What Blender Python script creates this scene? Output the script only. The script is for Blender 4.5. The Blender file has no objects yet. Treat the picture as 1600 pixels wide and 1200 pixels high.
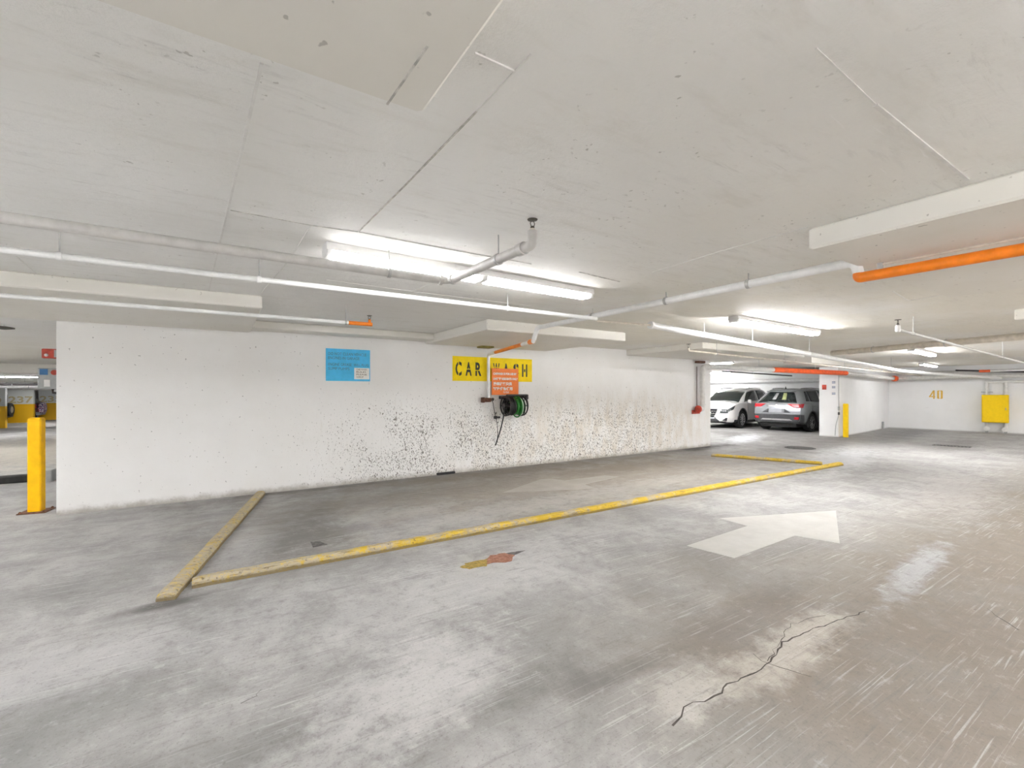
import bpy, bmesh, math, random
from mathutils import Vector, Matrix
R = math.radians
random.seed(7)
SC = bpy.context.scene
COL = SC.collection

# ------------------------------------------------------------------ camera
H = 1.5                       # eye height
YAW = 32.6                    # camera looks this many degrees right of +Y
FPX = 711.1                   # focal length in pixels of the 1600 wide frame
HORY = 612.0                  # horizon row
cam_d = bpy.data.cameras.new('camera')
cam_d.sensor_width = 36.0
cam_d.lens = 16.0
cam_d.shift_y = (HORY - 600.0) / 1600.0
cam_d.clip_end = 200
cam = bpy.data.objects.new('camera', cam_d)
COL.objects.link(cam)
cam.location = (0, 0, H)
cam.rotation_euler = (R(90), 0, R(-YAW))
SC.camera = cam
FW = Vector((math.sin(R(YAW)), math.cos(R(YAW)), 0))
RT = Vector((math.cos(R(YAW)), -math.sin(R(YAW)), 0))

def ray(px, py):
    return FW * FPX + RT * (px - 800.0) + Vector((0, 0, HORY - py))
def at_z(px, py, z):
    d = ray(px, py); t = (z - H) / d.z
    return Vector((0, 0, H)) + d * t
def at_y(px, py, y):
    d = ray(px, py); t = y / d.y
    return Vector((0, 0, H)) + d * t
def at_x(px, py, x):
    d = ray(px, py); t = x / d.x
    return Vector((0, 0, H)) + d * t

def proj(p):
    q = Vector(p)-Vector((0, 0, H)); d = q.dot(FW); return 800+FPX*q.dot(RT)/d, HORY-FPX*q.z/d
def on_line(a, b, px):      # point of the segment a-b seen at column px
    lo, hi = 0.0, 1.0
    for _ in range(40):
        m = (lo+hi)/2
        if (proj(a.lerp(b, m))[0] < px) == (proj(b)[0] > proj(a)[0]): lo = m
        else: hi = m
    return a.lerp(b, lo)

# ------------------------------------------------------------------ world and exposure
w = bpy.data.worlds.new('world'); SC.world = w; w.use_nodes = True
w.node_tree.nodes['Background'].inputs[0].default_value = (0.8, 0.8, 0.8, 1)
w.node_tree.nodes['Background'].inputs[1].default_value = 0.05
SC.view_settings.view_transform = 'Standard'
SC.view_settings.look = 'None'
SC.view_settings.gamma = 1.0
SC.view_settings.use_curve_mapping = False
SC.cycles.use_light_tree = False
SC.view_settings.exposure = 1.96
TUBE_POWER = 9.0              # emission of the surface mounted tubes
BOOSTED_POWER = 34.0          # emission of boosted tubes: pendants added outside the picture, some ceiling battens

ZC = 2.49                     # ceiling
ZD = 2.36                     # underside of the drop panels
WY = 7.63                     # face of the car wash wall

# ------------------------------------------------------------------ material helpers
class NT:
    """tiny node graph helper"""
    def __init__(s, name):
        s.m = bpy.data.materials.new(name); s.m.use_nodes = True
        s.t = s.m.node_tree; s.n = s.t.nodes; s.l = s.t.links
        s.b = s.n['Principled BSDF']
    def node(s, typ, **kw):
        nd = s.n.new(typ)
        for k, v in kw.items(): setattr(nd, k, v)
        return nd
    def put(s, sock, v):
        if isinstance(v, bpy.types.NodeSocket): s.l.new(v, sock)
        elif isinstance(v, (tuple, list)) and len(v) == 3 and sock.type == 'RGBA': sock.default_value = (*v, 1)
        else: sock.default_value = v
    def math(s, op, a, b=0.0, c=None, clamp=False):
        nd = s.node('ShaderNodeMath', operation=op, use_clamp=clamp)
        s.put(nd.inputs[0], a); s.put(nd.inputs[1], b)
        if c is not None: s.put(nd.inputs[2], c)
        return nd.outputs[0]
    def pos(s):
        return s.node('ShaderNodeNewGeometry').outputs['Position']
    def obj(s):
        return s.node('ShaderNodeTexCoord').outputs['Object']
    def mapping(s, v, scale=(1,1,1), loc=(0,0,0), rot=(0,0,0)):
        nd = s.node('ShaderNodeMapping')
        s.put(nd.inputs['Vector'], v); nd.inputs['Scale'].default_value = scale
        nd.inputs['Location'].default_value = loc; nd.inputs['Rotation'].default_value = rot
        return nd.outputs[0]
    def noise(s, v, scale=5, detail=4, rough=.6, dist=0):
        nd = s.node('ShaderNodeTexNoise'); s.put(nd.inputs['Vector'], v)
        nd.inputs['Scale'].default_value = scale; nd.inputs['Detail'].default_value = detail
        nd.inputs['Roughness'].default_value = rough; nd.inputs['Distortion'].default_value = dist
        return nd.outputs['Fac']
    def voro(s, v, scale=5, feature='F1', rnd=1.0):
        nd = s.node('ShaderNodeTexVoronoi', feature=feature); s.put(nd.inputs['Vector'], v)
        nd.inputs['Scale'].default_value = scale; nd.inputs['Randomness'].default_value = rnd
        return nd.outputs['Distance']
    def ramp(s, v, a, b, lo=0.0, hi=1.0):
        nd = s.node('ShaderNodeMapRange', interpolation_type='SMOOTHSTEP')
        s.put(nd.inputs['Value'], v); nd.inputs['From Min'].default_value = a; nd.inputs['From Max'].default_value = b
        nd.inputs['To Min'].default_value = lo; nd.inputs['To Max'].default_value = hi
        return nd.outputs[0]
    def mix(s, f, a, b, mode='MIX'):
        nd = s.node('ShaderNodeMix', data_type='RGBA', blend_type=mode)
        s.put(nd.inputs[0], f); s.put(nd.inputs[6], a); s.put(nd.inputs[7], b)
        return nd.outputs[2]
    def sep(s, v):
        nd = s.node('ShaderNodeSeparateXYZ'); s.put(nd.inputs[0], v); return nd.outputs
    def bump(s, h, strength=.2, dist=.01):
        nd = s.node('ShaderNodeBump'); s.put(nd.inputs['Height'], h)
        nd.inputs['Strength'].default_value = strength; nd.inputs['Distance'].default_value = dist
        s.l.new(nd.outputs[0], s.b.inputs['Normal'])
    def blob(s, p, cx, cy, rx, ry, ang=0, soft=.5, warp=None, amt=.5):
        """0..1 mask of a soft ragged ellipse on the ground plane"""
        q = s.mapping(p, loc=(0,0,0))
        a = s.node('ShaderNodeVectorMath', operation='SUBTRACT'); s.put(a.inputs[0], q); a.inputs[1].default_value = (cx, cy, 0)
        rt = s.node('ShaderNodeVectorRotate', rotation_type='Z_AXIS'); s.put(rt.inputs['Vector'], a.outputs[0]); rt.inputs['Angle'].default_value = -R(ang)
        m = s.node('ShaderNodeVectorMath', operation='MULTIPLY'); s.put(m.inputs[0], rt.outputs[0]); m.inputs[1].default_value = (1/rx, 1/ry, 0)
        ln = s.node('ShaderNodeVectorMath', operation='LENGTH'); s.put(ln.inputs[0], m.outputs[0])
        d = ln.outputs['Value']
        if warp is not None:
            d = s.math('ADD', d, s.math('MULTIPLY', s.math('SUBTRACT', warp, .5), amt*2))
        return s.ramp(d, 1.0+soft*.5, 1.0-soft, 0, 1)
    def out(s, color, rough=.6, metal=0, spec=.5):
        s.put(s.b.inputs['Base Color'], color); s.put(s.b.inputs['Roughness'], rough)
        s.put(s.b.inputs['Metallic'], metal); s.b.inputs['Specular IOR Level'].default_value = spec
        return s.m

def simple(name, col, rough=.5, metal=0, spec=.5, var=.08, scale=12, bump=0):
    g = NT(name); p = g.pos()
    n = g.noise(p, scale, 5, .6)
    c0 = tuple(max(0, c*(1-var*1.6)) for c in col); c1 = tuple(min(1, c*(1+var)) for c in col)
    c = g.mix(g.ramp(n, .3, .7), c0, c1)
    if bump: g.bump(n, bump, .01)
    return g.out(c, rough, metal, spec)

M = {}
def mats():
    # ---- ceiling paint
    g = NT('ceiling_paint'); p = g.pos(); s = g.sep(p)
    big = g.noise(p, .55, 4, .55); mid = g.noise(g.mapping(p, (1, 3.2, 1)), 2.2, 6, .65); fine = g.noise(p, 26, 5, .7)
    c = g.mix(g.ramp(big, .3, .7), (.83, .82, .785), (.885, .88, .86))
    tan = g.math('MULTIPLY', g.ramp(s[0], 1.8, 4.5), g.ramp(g.noise(p, .7, 4, .6), .25, .6))
    c = g.mix(g.math('MULTIPLY', tan, .75), c, (.77, .74, .655))
    c = g.mix(g.ramp(mid, .5, .78, 0, .30), c, (.60, .57, .50))
    sp = g.math('MULTIPLY', g.ramp(g.noise(p, 34, 2, .5), .67, .72), g.ramp(g.noise(p, 2.3, 3, .6), .5, .62))
    c = g.mix(g.math('MULTIPLY', sp, .5), c, (.30, .28, .24))
    # brushed board grain in two directions
    for an, k, sc in ((18, .30, 3.0), (-58, .22, 2.4), (100, .16, 2.0)):
        st = g.noise(g.mapping(p, (1.0, 7.0, 1), rot=(0, 0, R(an))), sc, 6, .72, .5)
        st = g.math('MULTIPLY', g.ramp(st, .56, .70), g.ramp(g.noise(p, 1.1, 3, .6), .40, .62))
        c = g.mix(g.math('MULTIPLY', st, k), c, (.47, .455, .43))
    wl = g.ramp(g.noise(g.mapping(p, (1.0, 9.0, 1), rot=(0, 0, R(70))), 4.0, 4, .6, .4), .62, .72, 0, .5)
    c = g.mix(g.math('MULTIPLY', wl, g.ramp(g.noise(p, .9, 3, .6), .5, .66)), c, (.95, .945, .93))
    g.bump(g.math('ADD', g.math('MULTIPLY', mid, .9), g.math('MULTIPLY', fine, .4)), .4, .025)
    M['ceiling'] = g.out(c, .7, 0, .3)
    # ---- drop panel paint (smooth; underside shade put into a darker, tanner tone)
    g = NT('drop_panel_shaded_paint'); p = g.pos()
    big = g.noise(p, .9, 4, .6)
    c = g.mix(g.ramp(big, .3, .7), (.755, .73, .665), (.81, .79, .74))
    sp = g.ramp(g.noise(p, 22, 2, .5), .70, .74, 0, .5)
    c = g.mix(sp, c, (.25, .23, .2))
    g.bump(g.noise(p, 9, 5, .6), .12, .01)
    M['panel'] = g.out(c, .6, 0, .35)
    # ---- white wall with mould specks
    g = NT('wall_paint'); p = g.pos(); s = g.sep(p)
    big = g.noise(p, .8, 4, .6)
    c = g.mix(g.ramp(big, .3, .72), (.82, .81, .785), (.87, .865, .85))
    # dirty zone along the wash bay
    zx = g.math('MULTIPLY', g.ramp(s[0], .1, 2.6), g.ramp(s[0], 12.5, 8.0))
    zz = g.ramp(s[2], 1.85, .75)
    zone = g.math('MULTIPLY', zx, zz)
    zone = g.math('MULTIPLY', zone, g.ramp(g.noise(p, 1.1, 3, .6), .15, .5))
    # tan wash on the right half
    tan = g.math('MULTIPLY', g.math('MULTIPLY', g.ramp(s[0], 2.0, 7.0), g.ramp(s[0], 12.2, 9.8)), g.ramp(s[2], 1.9, .7))
    tan = g.math('MULTIPLY', tan, g.ramp(g.noise(g.mapping(p, (1, 1, .35)), 5, 5, .7), .3, .75))
    c = g.mix(g.math('MULTIPLY', tan, .72), c, (.62, .53, .41))
    streak = g.ramp(g.noise(g.mapping(p, (7, 7, .8)), 3.2, 5, .65), .57, .72)
    c = g.mix(g.math('MULTIPLY', g.math('MULTIPLY', streak, zone), .35), c, (.45, .38, .28))
    # specks
    def speck(scale, lo, hi, off, zmask, dark, cc):
        n = g.noise(g.mapping(p, (1.0, 1.0, .62), loc=(off, off*.7, off*1.3), rot=(0, R(35), 0)), scale, 2, .55)
        thr = g.math('SUBTRACT', n, g.math('MULTIPLY', g.math('SUBTRACT', 1.0, zmask), .16))
        return g.mix(g.ramp(thr, lo, hi, 0, dark), cc, (.13, .12, .095))
    c = speck(44, .595, .64, 3.1, zone, .9, c)
    c = speck(27, .635, .67, 7.7, zone, .8, c)
    c = speck(75, .59, .64, 1.3, zone, .8, c)
    # sparse specks everywhere
    n = g.noise(p, 24, 2, .5); c = g.mix(g.ramp(n, .715, .74, 0, .6), c, (.2, .19, .17))
    # grime at the foot
    ft = g.ramp(g.math('ADD', s[2], g.math('MULTIPLY', g.noise(p, 6, 4, .7), -.16)), .03, -.09, 0, .75)
    c = g.mix(ft, c, (.30, .27, .22))
    g.bump(g.noise(p, 14, 6, .7), .25, .012)
    M['wall'] = g.out(c, .6, 0, .3)
    # ---- clean white wall
    g = NT('white_wall_paint'); p = g.pos(); s = g.sep(p)
    c = g.mix(g.ramp(g.noise(p, .9, 4, .6), .3, .7), (.83, .83, .82), (.88, .88, .875))
    c = g.mix(g.ramp(g.noise(g.mapping(p, (1,1,3)), 2.4, 5, .7), .62, .75, 0, .25), c, (.5, .49, .47))
    ft = g.ramp(s[2], .06, .0, 0, .55); c = g.mix(ft, c, (.4, .39, .37))
    g.bump(g.noise(p, 12, 5, .65), .15, .01)
    M['white_wall'] = g.out(c, .55, 0, .35)
    # ---- concrete floor
    g = NT('concrete_floor'); p = g.pos(); s = g.sep(p)
    wp = g.noise(p, 1.6, 5, .65, .3)
    wq = g.noise(p, 4.5, 5, .7)
    big = g.noise(p, .33, 4, .55); mid = g.noise(p, 1.5, 7, .72, .5); fin = g.noise(p, 9, 7, .8); grit = g.noise(p, 60, 4, .75)
    c = g.mix(g.ramp(mid, .30, .70), (.26, .255, .248), (.42, .412, .40))
    c = g.mix(g.ramp(big, .5, .75, 0, .35), c, (.21, .205, .195))
    # brown driving lane beyond the slab joint
    br = g.math('MULTIPLY', g.ramp(s[0], 1.0, 2.6), g.ramp(g.math('ADD', s[1], g.math('MULTIPLY', wp, .9)), 3.3, 1.6))
    c = g.mix(g.math('MULTIPLY', g.math('MULTIPLY', br, g.ramp(mid, .25, .6, .55, 1)), .85), c, (.195, .160, .125))
    # dark damp zones, and a vignette painted into the near left corner
    for cx, cy, rx, ry, an, k, col in [
            (5.6, 6.0, 4.6, 1.6, 0, .50, (.40, .335, .255)),
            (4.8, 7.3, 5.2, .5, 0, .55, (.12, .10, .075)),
            (2.4, 6.4, 2.4, .5, 4, .38, (.16, .145, .12)),
            (.75, 5.3, .45, 1.3, -14, .6, (.12, .11, .10)),
            (7.0, 6.5, 2.2, .55, 3, .45, (.18, .145, .10)),
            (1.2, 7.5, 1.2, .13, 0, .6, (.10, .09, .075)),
            (-.35, 4.02, .30, .10, 8, .8, (.07, .065, .06)),
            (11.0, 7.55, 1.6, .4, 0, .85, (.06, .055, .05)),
            (-1.0, 2.7, 1.1, .5, 20, .5, (.15, .15, .145)),  # vignette darkening of the near left corner, painted into the floor
            (-1.9, 4.6, 1.2, .3, 10, .35, (.17, .17, .165)),
            (.1, 2.1, .7, .25, -20, .5, (.14, .135, .13)),
            (1.2, 1.9, .6, .16, 5, .55, (.13, .125, .115)),
            (1.7, 1.75, .5, .10, -5, .5, (.12, .11, .10)),
            (2.9, 1.75, .9, .18, 3, .5, (.17, .145, .12)),
            (4.2, 2.6, 1.6, .4, 4, .4, (.2, .175, .15)),
            (14.8, 6.5, 4.0, .6, 8, .45, (.16, .155, .15)),
            (20.5, 6.2, 3.5, .8, 6, .6, (.13, .13, .13)),
            (17.0, 4.0, 3.0, .5, 6, .45, (.16, .155, .15)),
            (15.2, 9.4, 2.0, .7, 60, .6, (.10, .095, .09))]:
        bb = g.blob(p, cx, cy, rx, ry, an, .8, wp, .9)
        c = g.mix(g.math('MULTIPLY', bb, k), c, col)
    # pale worn, chalky zones; the left ramp one paints in lamplight
    for cx, cy, rx, ry, an, k, col in [
            (2.75, 1.37, .85, .15, 2, .7, (.50, .47, .42)),
            (1.95, 1.45, .35, .14, 20, .6, (.50, .48, .44)),
            (.9, 2.25, .55, .35, 20, .6, (.54, .53, .52)),
            (.25, 1.9, .5, .25, 10, .5, (.52, .515, .5)),
            (5.0, 1.40, 1.0, .12, 6, .55, (.48, .50, .53)),
            (11.5, 4.6, 2.6, .6, 12, .55, (.62, .64, .66)),
            (9.5, 2.2, 2.6, .5, 10, .35, (.52, .50, .48)),
            (14.3, 8.3, 1.8, .45, 20, .75, (.70, .72, .75)),
            (3.0, 4.9, 2.0, .3, 5, .45, (.5, .49, .47)),
            (5.5, 5.0, 3.0, .35, 3, .45, (.5, .48, .44)),
            (2.0, 5.5, 1.0, .2, 5, .4, (.5, .49, .47)),
            (-1.0, 3.3, 1.6, .35, 10, .4, (.47, .465, .46)),
            (-4.5, 18, 5.0, 6.5, 0, .6, (.62, .57, .47)),  # lamplit beige of the ramp floor put into the colour
            (1.6, 3.2, 1.6, .45, 12, .4, (.5, .495, .48))]:
        bb = g.blob(p, cx, cy, rx, ry, an, .7, wq, 1.2)
        c = g.mix(g.math('MULTIPLY', bb, k), c, col)
    # scuffs: long thin scratches in several directions
    for an, sc, lo, k in [(18, .8, .61, .42), (-32, 1.0, .62, .40), (62, .9, .62, .36), (-75, .7, .63, .34)]:
        q = g.mapping(p, (.9*sc, 36*sc, 1), rot=(0, 0, R(an)))
        n = g.noise(q, 1.6, 3, .55, .6)
        mk = g.math('MULTIPLY', g.ramp(n, lo, lo+.08), g.ramp(g.noise(p, .9+.3*sc, 2, .5), .42, .60))
        c = g.mix(g.math('MULTIPLY', mk, k), c, (.60, .59, .57))
    for an, k in ((-12, .5), (14, .4)):
        q = g.mapping(p, (1.1, 20, 1), rot=(0, 0, R(an)))
        c = g.mix(g.ramp(g.noise(q, 1.7, 5, .65, .4), .57, .74, 0, k), c, (.17, .16, .15))
    c = g.mix(g.ramp(fin, .50, .72, 0, .45), c, (.15, .14, .13))
    c = g.mix(g.ramp(fin, .46, .30, 0, .30), c, (.56, .55, .53))
    c = g.mix(g.ramp(grit, .54, .68, 0, .45), c, (.13, .12, .11))
    rough = g.ramp(mid, .3, .7, .72, .9)
    g.bump(g.math('ADD', g.math('MULTIPLY', fin, .6), g.math('MULTIPLY', grit, .35)), .35, .01)
    M['floor'] = g.out(c, rough, 0, .25)
    # ---- yellow kerb paint, worn
    g = NT('worn_yellow_paint'); p = g.pos(); s = g.sep(p)
    n = g.noise(p, 3.2, 6, .75); nf = g.noise(p, 30, 5, .75)
    gr = g.noise(g.mapping(p, (1.2, 12, 12)), 5, 5, .7)
    c = g.mix(g.ramp(n, .35, .7), (.60, .41, .045), (.74, .53, .09))
    worn = g.math('MULTIPLY', g.ramp(g.math('ADD', n, g.math('MULTIPLY', g.ramp(s[0], 3.5, -.6), .13)), .48, .60), g.ramp(nf, .3, .5))
    c = g.mix(worn, c, (.45, .39, .28))
    c = g.mix(g.ramp(gr, .52, .66, 0, .75), c, (.20, .15, .07))
    c = g.mix(g.ramp(nf, .58, .68, 0, .8), c, (.11, .085, .05))
    low = g.ramp(g.math('ADD', s[2], g.math('MULTIPLY', nf, .03)), .048, .034, 0, .75)
    c = g.mix(low, c, (.17, .125, .055))
    g.bump(g.math('ADD', gr, nf), .6, .012)
    M['kerb_yellow'] = g.out(c, .8, 0, .2)
    # ---- floor paint (white arrows)
    g = NT('worn_white_paint'); p = g.pos()
    c = g.mix(g.ramp(g.noise(p, 3, 5, .7), .3, .7), (.43, .42, .395), (.49, .48, .455))
    c = g.mix(g.ramp(g.noise(p, 30, 5, .75), .58, .72, 0, .6), c, (.38, .36, .34))
    M['floor_white'] = g.out(c, .7, 0, .3)
    g = NT('faded_white_paint'); p = g.pos()
    c = g.mix(g.ramp(g.noise(p, 3, 5, .7), .3, .7), (.40, .375, .335), (.47, .45, .41))
    c = g.mix(g.ramp(g.noise(p, 12, 6, .8), .52, .68, 0, .75), c, (.33, .30, .26))
    M['floor_white_faded'] = g.out(c, .7, 0, .3)
    g = NT('rust_paint_spill'); p = g.pos()
    c = g.mix(g.ramp(g.noise(p, 30, 4, .7), .35, .7), (.20, .075, .035), (.34, .17, .12))
    M['rust'] = g.out(c, .7)
    g = NT('ochre_paint_spill'); p = g.pos()
    c = g.mix(g.ramp(g.noise(p, 30, 4, .7), .35, .7), (.20, .16, .03), (.40, .25, .05))
    M['ochre'] = g.out(c, .7)
    M['pipe'] = simple('pipe_paint', (.72, .71, .68), .4, var=.06)
    M['pipe_grey'] = simple('grey_pipe_paint', (.56, .545, .52), .42, var=.07)
    M['pipe_beige'] = simple('beige_pipe_paint', (.66, .60, .51), .42, var=.08)
    M['pipe_white'] = simple('bright_pipe_paint', (.84, .84, .83), .35, var=.04)
    M['orange'] = simple('orange_pipe_paint', (.90, .235, .01), .38, var=.08)
    M['orange_red'] = simple('red_orange_pipe_paint', (.86, .12, .02), .42, var=.1)
    M['red'] = simple('red_paint', (.55, .06, .03), .5, var=.2)
    M['rod'] = simple('galvanised_rod', (.5, .5, .49), .45, .6, var=.1)
    M['brass'] = simple('dull_brass', (.11, .10, .08), .5, .5, var=.2)
    M['black'] = simple('black_rubber', (.018, .018, .018), .6, var=.2)
    M['dark'] = simple('dark_metal', (.05, .045, .045), .5, .3, var=.2)
    M['brownmetal'] = simple('rusty_brown_metal', (.13, .055, .03), .7, .2, var=.3, scale=30)
    M['hosegreen'] = simple('green_hose', (.035, .26, .04), .4, var=.2, scale=30)
    M['housing'] = simple('white_enamel', (.82, .82, .81), .35, var=.03)
    M['yellow'] = simple('yellow_enamel', (.95, .53, .004), .5, spec=.25, var=.05)
    M['yellow_panel'] = simple('yellow_cabinet_paint', (.90, .60, .006), .5, spec=.25, var=.03)
    M['sign_yellow'] = simple('sign_yellow_paint', (.95, .71, .008), .6, spec=.2, var=.05)
    M['sign_blue'] = simple('sign_blue_paint', (.10, .56, .90), .6, spec=.2, var=.05)
    M['sign_orange'] = simple('sign_orange_board', (.93, .26, .07), .6, spec=.2, var=.05)
    M['sign_white'] = simple('white_print', (.86, .85, .83), .5, var=.03)
    M['paper'] = simple('white_paper', (.86, .85, .82), .6, var=.03)
    M['ink'] = simple('black_paint', (.03, .028, .022), .6, var=.25, scale=40)
    M['ink_grey'] = simple('grey_blue_ink', (.10, .17, .33), .6, var=.2)
    M['number_yellow'] = simple('number_yellow_paint', (.80, .50, .08), .6, var=.12, scale=25)
    M['number_tan'] = simple('number_tan_paint', (.52, .44, .25), .6, var=.1)
    M['concrete_dark'] = simple('dark_concrete', (.045, .043, .04), .8, var=.25, scale=8, bump=.3)
    M['crack'] = simple('crack_dark', (.075, .065, .055), .9, var=.3, scale=30)
    M['seam'] = simple('seam_white', (.80, .79, .76), .6, var=.05)
    M['seam_dark'] = simple('seam_crack_dark', (.60, .58, .54), .8, var=.2, scale=20)  # thin dark crack lines along the ceiling seams
    M['wood'] = simple('plywood_pad', (.30, .26, .07), .7, var=.2)
    M['steel_plate'] = simple('rusted_plate', (.16, .065, .03), .8, .1, var=.35, scale=30, bump=.3)
    M['box_grey'] = simple('grey_box_paint', (.40, .41, .40), .45, .1, var=.06)
    M['blue_label'] = simple('blue_label', (.04, .18, .42), .5)
    M['cast_iron'] = simple('cast_iron', (.08, .078, .075), .7, .3, var=.3, scale=25, bump=.2)
    M['stain'] = simple('dark_stain', (.11, .10, .095), .8, var=.3, scale=25)
    M['silver'] = simple('silver_car_paint', (.47, .49, .51), .22, .45, .6, var=.03)
    M['pearl'] = simple('pearl_white_car_paint', (.80, .80, .79), .2, .05, .6, var=.02)
    M['carblack'] = simple('black_car_paint', (.02, .02, .024), .2, 0, .6, var=.1)
    M['maroon'] = simple('maroon_car_paint', (.10, .012, .018), .2, 0, .6, var=.1)
    M['cladding'] = simple('grey_plastic', (.06, .062, .066), .6, var=.1)
    M['glass'] = simple('dark_car_glass', (.022, .030, .030), .06, 0, .7, var=.1)
    M['taillight'] = simple('red_lens', (.62, .02, .03), .2, 0, .6, var=.1)
    M['lamp_clear'] = simple('clear_lens', (.60, .60, .62), .1, .3, .6, var=.1)
    M['chrome'] = simple('chrome', (.78, .78, .78), .15, .9, var=.03)
    M['rim'] = simple('alloy', (.52, .52, .52), .3, .7, var=.08)
    M['tyre'] = simple('tyre', (.022, .022, .022), .75, var=.2)
    M['plate'] = simple('blank_plate', (.40, .41, .44), .5, var=.03)
    M['sticker'] = simple('sticker', (.5, .55, .25), .5)
    M['seat'] = simple('seat_fabric', (.42, .41, .39), .8)
    g = NT('tube_glow'); 
    g.b.inputs['Emission Color'].default_value = (.985, .982, 1.0, 1); g.b.inputs['Emission Strength'].default_value = TUBE_POWER
    M['tube'] = g.out((.9, .9, .9), .4)
    g = NT('boosted_tube_glow')
    g.b.inputs['Emission Color'].default_value = (.985, .982, 1.0, 1); g.b.inputs['Emission Strength'].default_value = BOOSTED_POWER
    M['tube_high'] = g.out((.9, .9, .9), .4)
    g = NT('pattern_cover'); p = g.pos()
    c = g.mix(g.ramp(g.noise(p, 16, 2, .5), .48, .52), (.05, .06, .2), (.75, .72, .72))
    c = g.mix(g.ramp(g.noise(p, 22, 1, .5), .58, .62), c, (.5, .05, .09))
    M['pattern'] = g.out(c, .5)
    g = NT('pier_paint'); p = g.pos(); s = g.sep(p)
    c = g.mix(g.ramp(s[2], .775, .785), (.82, .46, .006), (.66, .68, .66))
    M['pier'] = g.out(c, .5)
mats()

# ------------------------------------------------------------------ mesh builder
class MB:
    def __init__(s): s.v = []; s.f = []
    def add(s, vs, fs):
        o = len(s.v); s.v += [tuple(v) for v in vs]; s.f += [tuple(i+o for i in f) for f in fs]; return s
    def box(s, c, sz, rz=0, bev=0):
        cx, cy, cz = c; hx, hy, hz = sz[0]/2, sz[1]/2, sz[2]/2
        ca, sa = math.cos(rz), math.sin(rz)
        if bev <= 0:
            vs = [(x, y, z) for z in (-hz, hz) for x, y in ((-hx,-hy),(hx,-hy),(hx,hy),(-hx,hy))]
            fs = [(3,2,1,0),(4,5,6,7),(0,1,5,4),(1,2,6,5),(2,3,7,6),(3,0,4,7)]
        else:
            b = min(bev, hx*.99, hy*.99, hz*.99)
            ring = lambda ix, iy: [(-hx+ix+ (0), -hy+iy, 0), ]
            def rect(ix, iy, z):
                x, y = hx-ix, hy-iy
                k = b
                return [(-x+k,-y,z),(x-k,-y,z),(x,-y+k,z),(x,y-k,z),(x-k,y,z),(-x+k,y,z),(-x,y-k,z),(-x,-y+k,z)]
            vs = rect(b, b, -hz) + rect(0, 0, -hz+b) + rect(0, 0, hz-b) + rect(b, b, hz)
            fs = [tuple(range(7,-1,-1)), tuple(range(24,32))]
            for r in range(3):
                for i in range(8):
                    j = (i+1) % 8; fs.append((r*8+i, r*8+j, r*8+8+j, r*8+8+i))
        return s.add([(cx+x*ca-y*sa, cy+x*sa+y*ca, cz+z) for x, y, z in vs], fs)
    def lathe(s, prof, base, axis=(0,0,1), n=20, caps=True):
        """prof: list of (r, h) along axis from base"""
        ax = Vector(axis).normalized(); b = Vector(base)
        u = ax.orthogonal().normalized(); v = ax.cross(u)
        vs = []; fs = []
        for r, h in prof:
            for i in range(n):
                a = 2*math.pi*i/n
                vs.append(b + ax*h + (u*math.cos(a)+v*math.sin(a))*r)
        for k in range(len(prof)-1):
            for i in range(n):
                j = (i+1) % n
                fs.append((k*n+i, k*n+j, (k+1)*n+j, (k+1)*n+i))
        if caps:
            fs.append(tuple(range(n-1, -1, -1))); fs.append(tuple((len(prof)-1)*n+i for i in range(n)))
        return s.add(vs, fs)
    def cyl(s, p0, p1, r, n=14, r1=None):
        p0 = Vector(p0); p1 = Vector(p1); d = p1-p0
        return s.lathe([(r, 0), (r if r1 is None else r1, d.length)], p0, d, n)
    def tube(s, pts, r, n=12, closed=False):
        pts = [Vector(p) for p in pts]
        m = len(pts); vs = []; fs = []
        up = None
        for i, p in enumerate(pts):
            if closed: t = (pts[(i+1) % m]-pts[i-1]).normalized()
            else: t = (pts[min(i+1, m-1)]-pts[max(i-1, 0)]).normalized()
            if up is None: up = t.orthogonal().normalized()
            up = (up - t*up.dot(t))
            up = up.normalized() if up.length > 1e-6 else t.orthogonal().normalized()
            sd = t.cross(up)
            for k in range(n):
                a = 2*math.pi*k/n
                vs.append(p + (up*math.cos(a)+sd*math.sin(a))*r)
        for i in range(m if closed else m-1):
            i2 = (i+1) % m
            for k in range(n):
                k2 = (k+1) % n
                fs.append((i*n+k, i*n+k2, i2*n+k2, i2*n+k))
        if not closed:
            fs.append(tuple(range(n-1,-1,-1))); fs.append(tuple((m-1)*n+k for k in range(n)))
        return s.add(vs, fs)
    def poly(s, pts, z0, z1):
        n = len(pts)
        area = sum(pts[i][0]*pts[(i+1)%n][1]-pts[(i+1)%n][0]*pts[i][1] for i in range(n))
        if area < 0: pts = pts[::-1]
        vs = [(x, y, z0) for x, y in pts] + [(x, y, z1) for x, y in pts]
        fs = [tuple(range(n-1,-1,-1)), tuple(range(n, 2*n))] + [(i, (i+1)%n, n+(i+1)%n, n+i) for i in range(n)]
        return s.add(vs, fs)
    def build(s, name, mat, parent=None, smooth=False, ang=40):
        me = bpy.data.meshes.new(name); me.from_pydata(s.v, [], s.f); me.update()
        bm = bmesh.new(); bm.from_mesh(me); bmesh.ops.recalc_face_normals(bm, faces=bm.faces); bm.to_mesh(me); bm.free()
        me.materials.append(M[mat] if isinstance(mat, str) else mat)
        if smooth:
            me.shade_smooth(); me.set_sharp_from_angle(angle=R(ang))
        o = bpy.data.objects.new(name, me); COL.objects.link(o)
        if parent is not None:
            o.parent = parent
            o.matrix_parent_inverse = parent_world(parent).inverted() if s_world else Matrix()
        return o
s_world = True                # children are given in world coordinates unless stated
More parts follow.
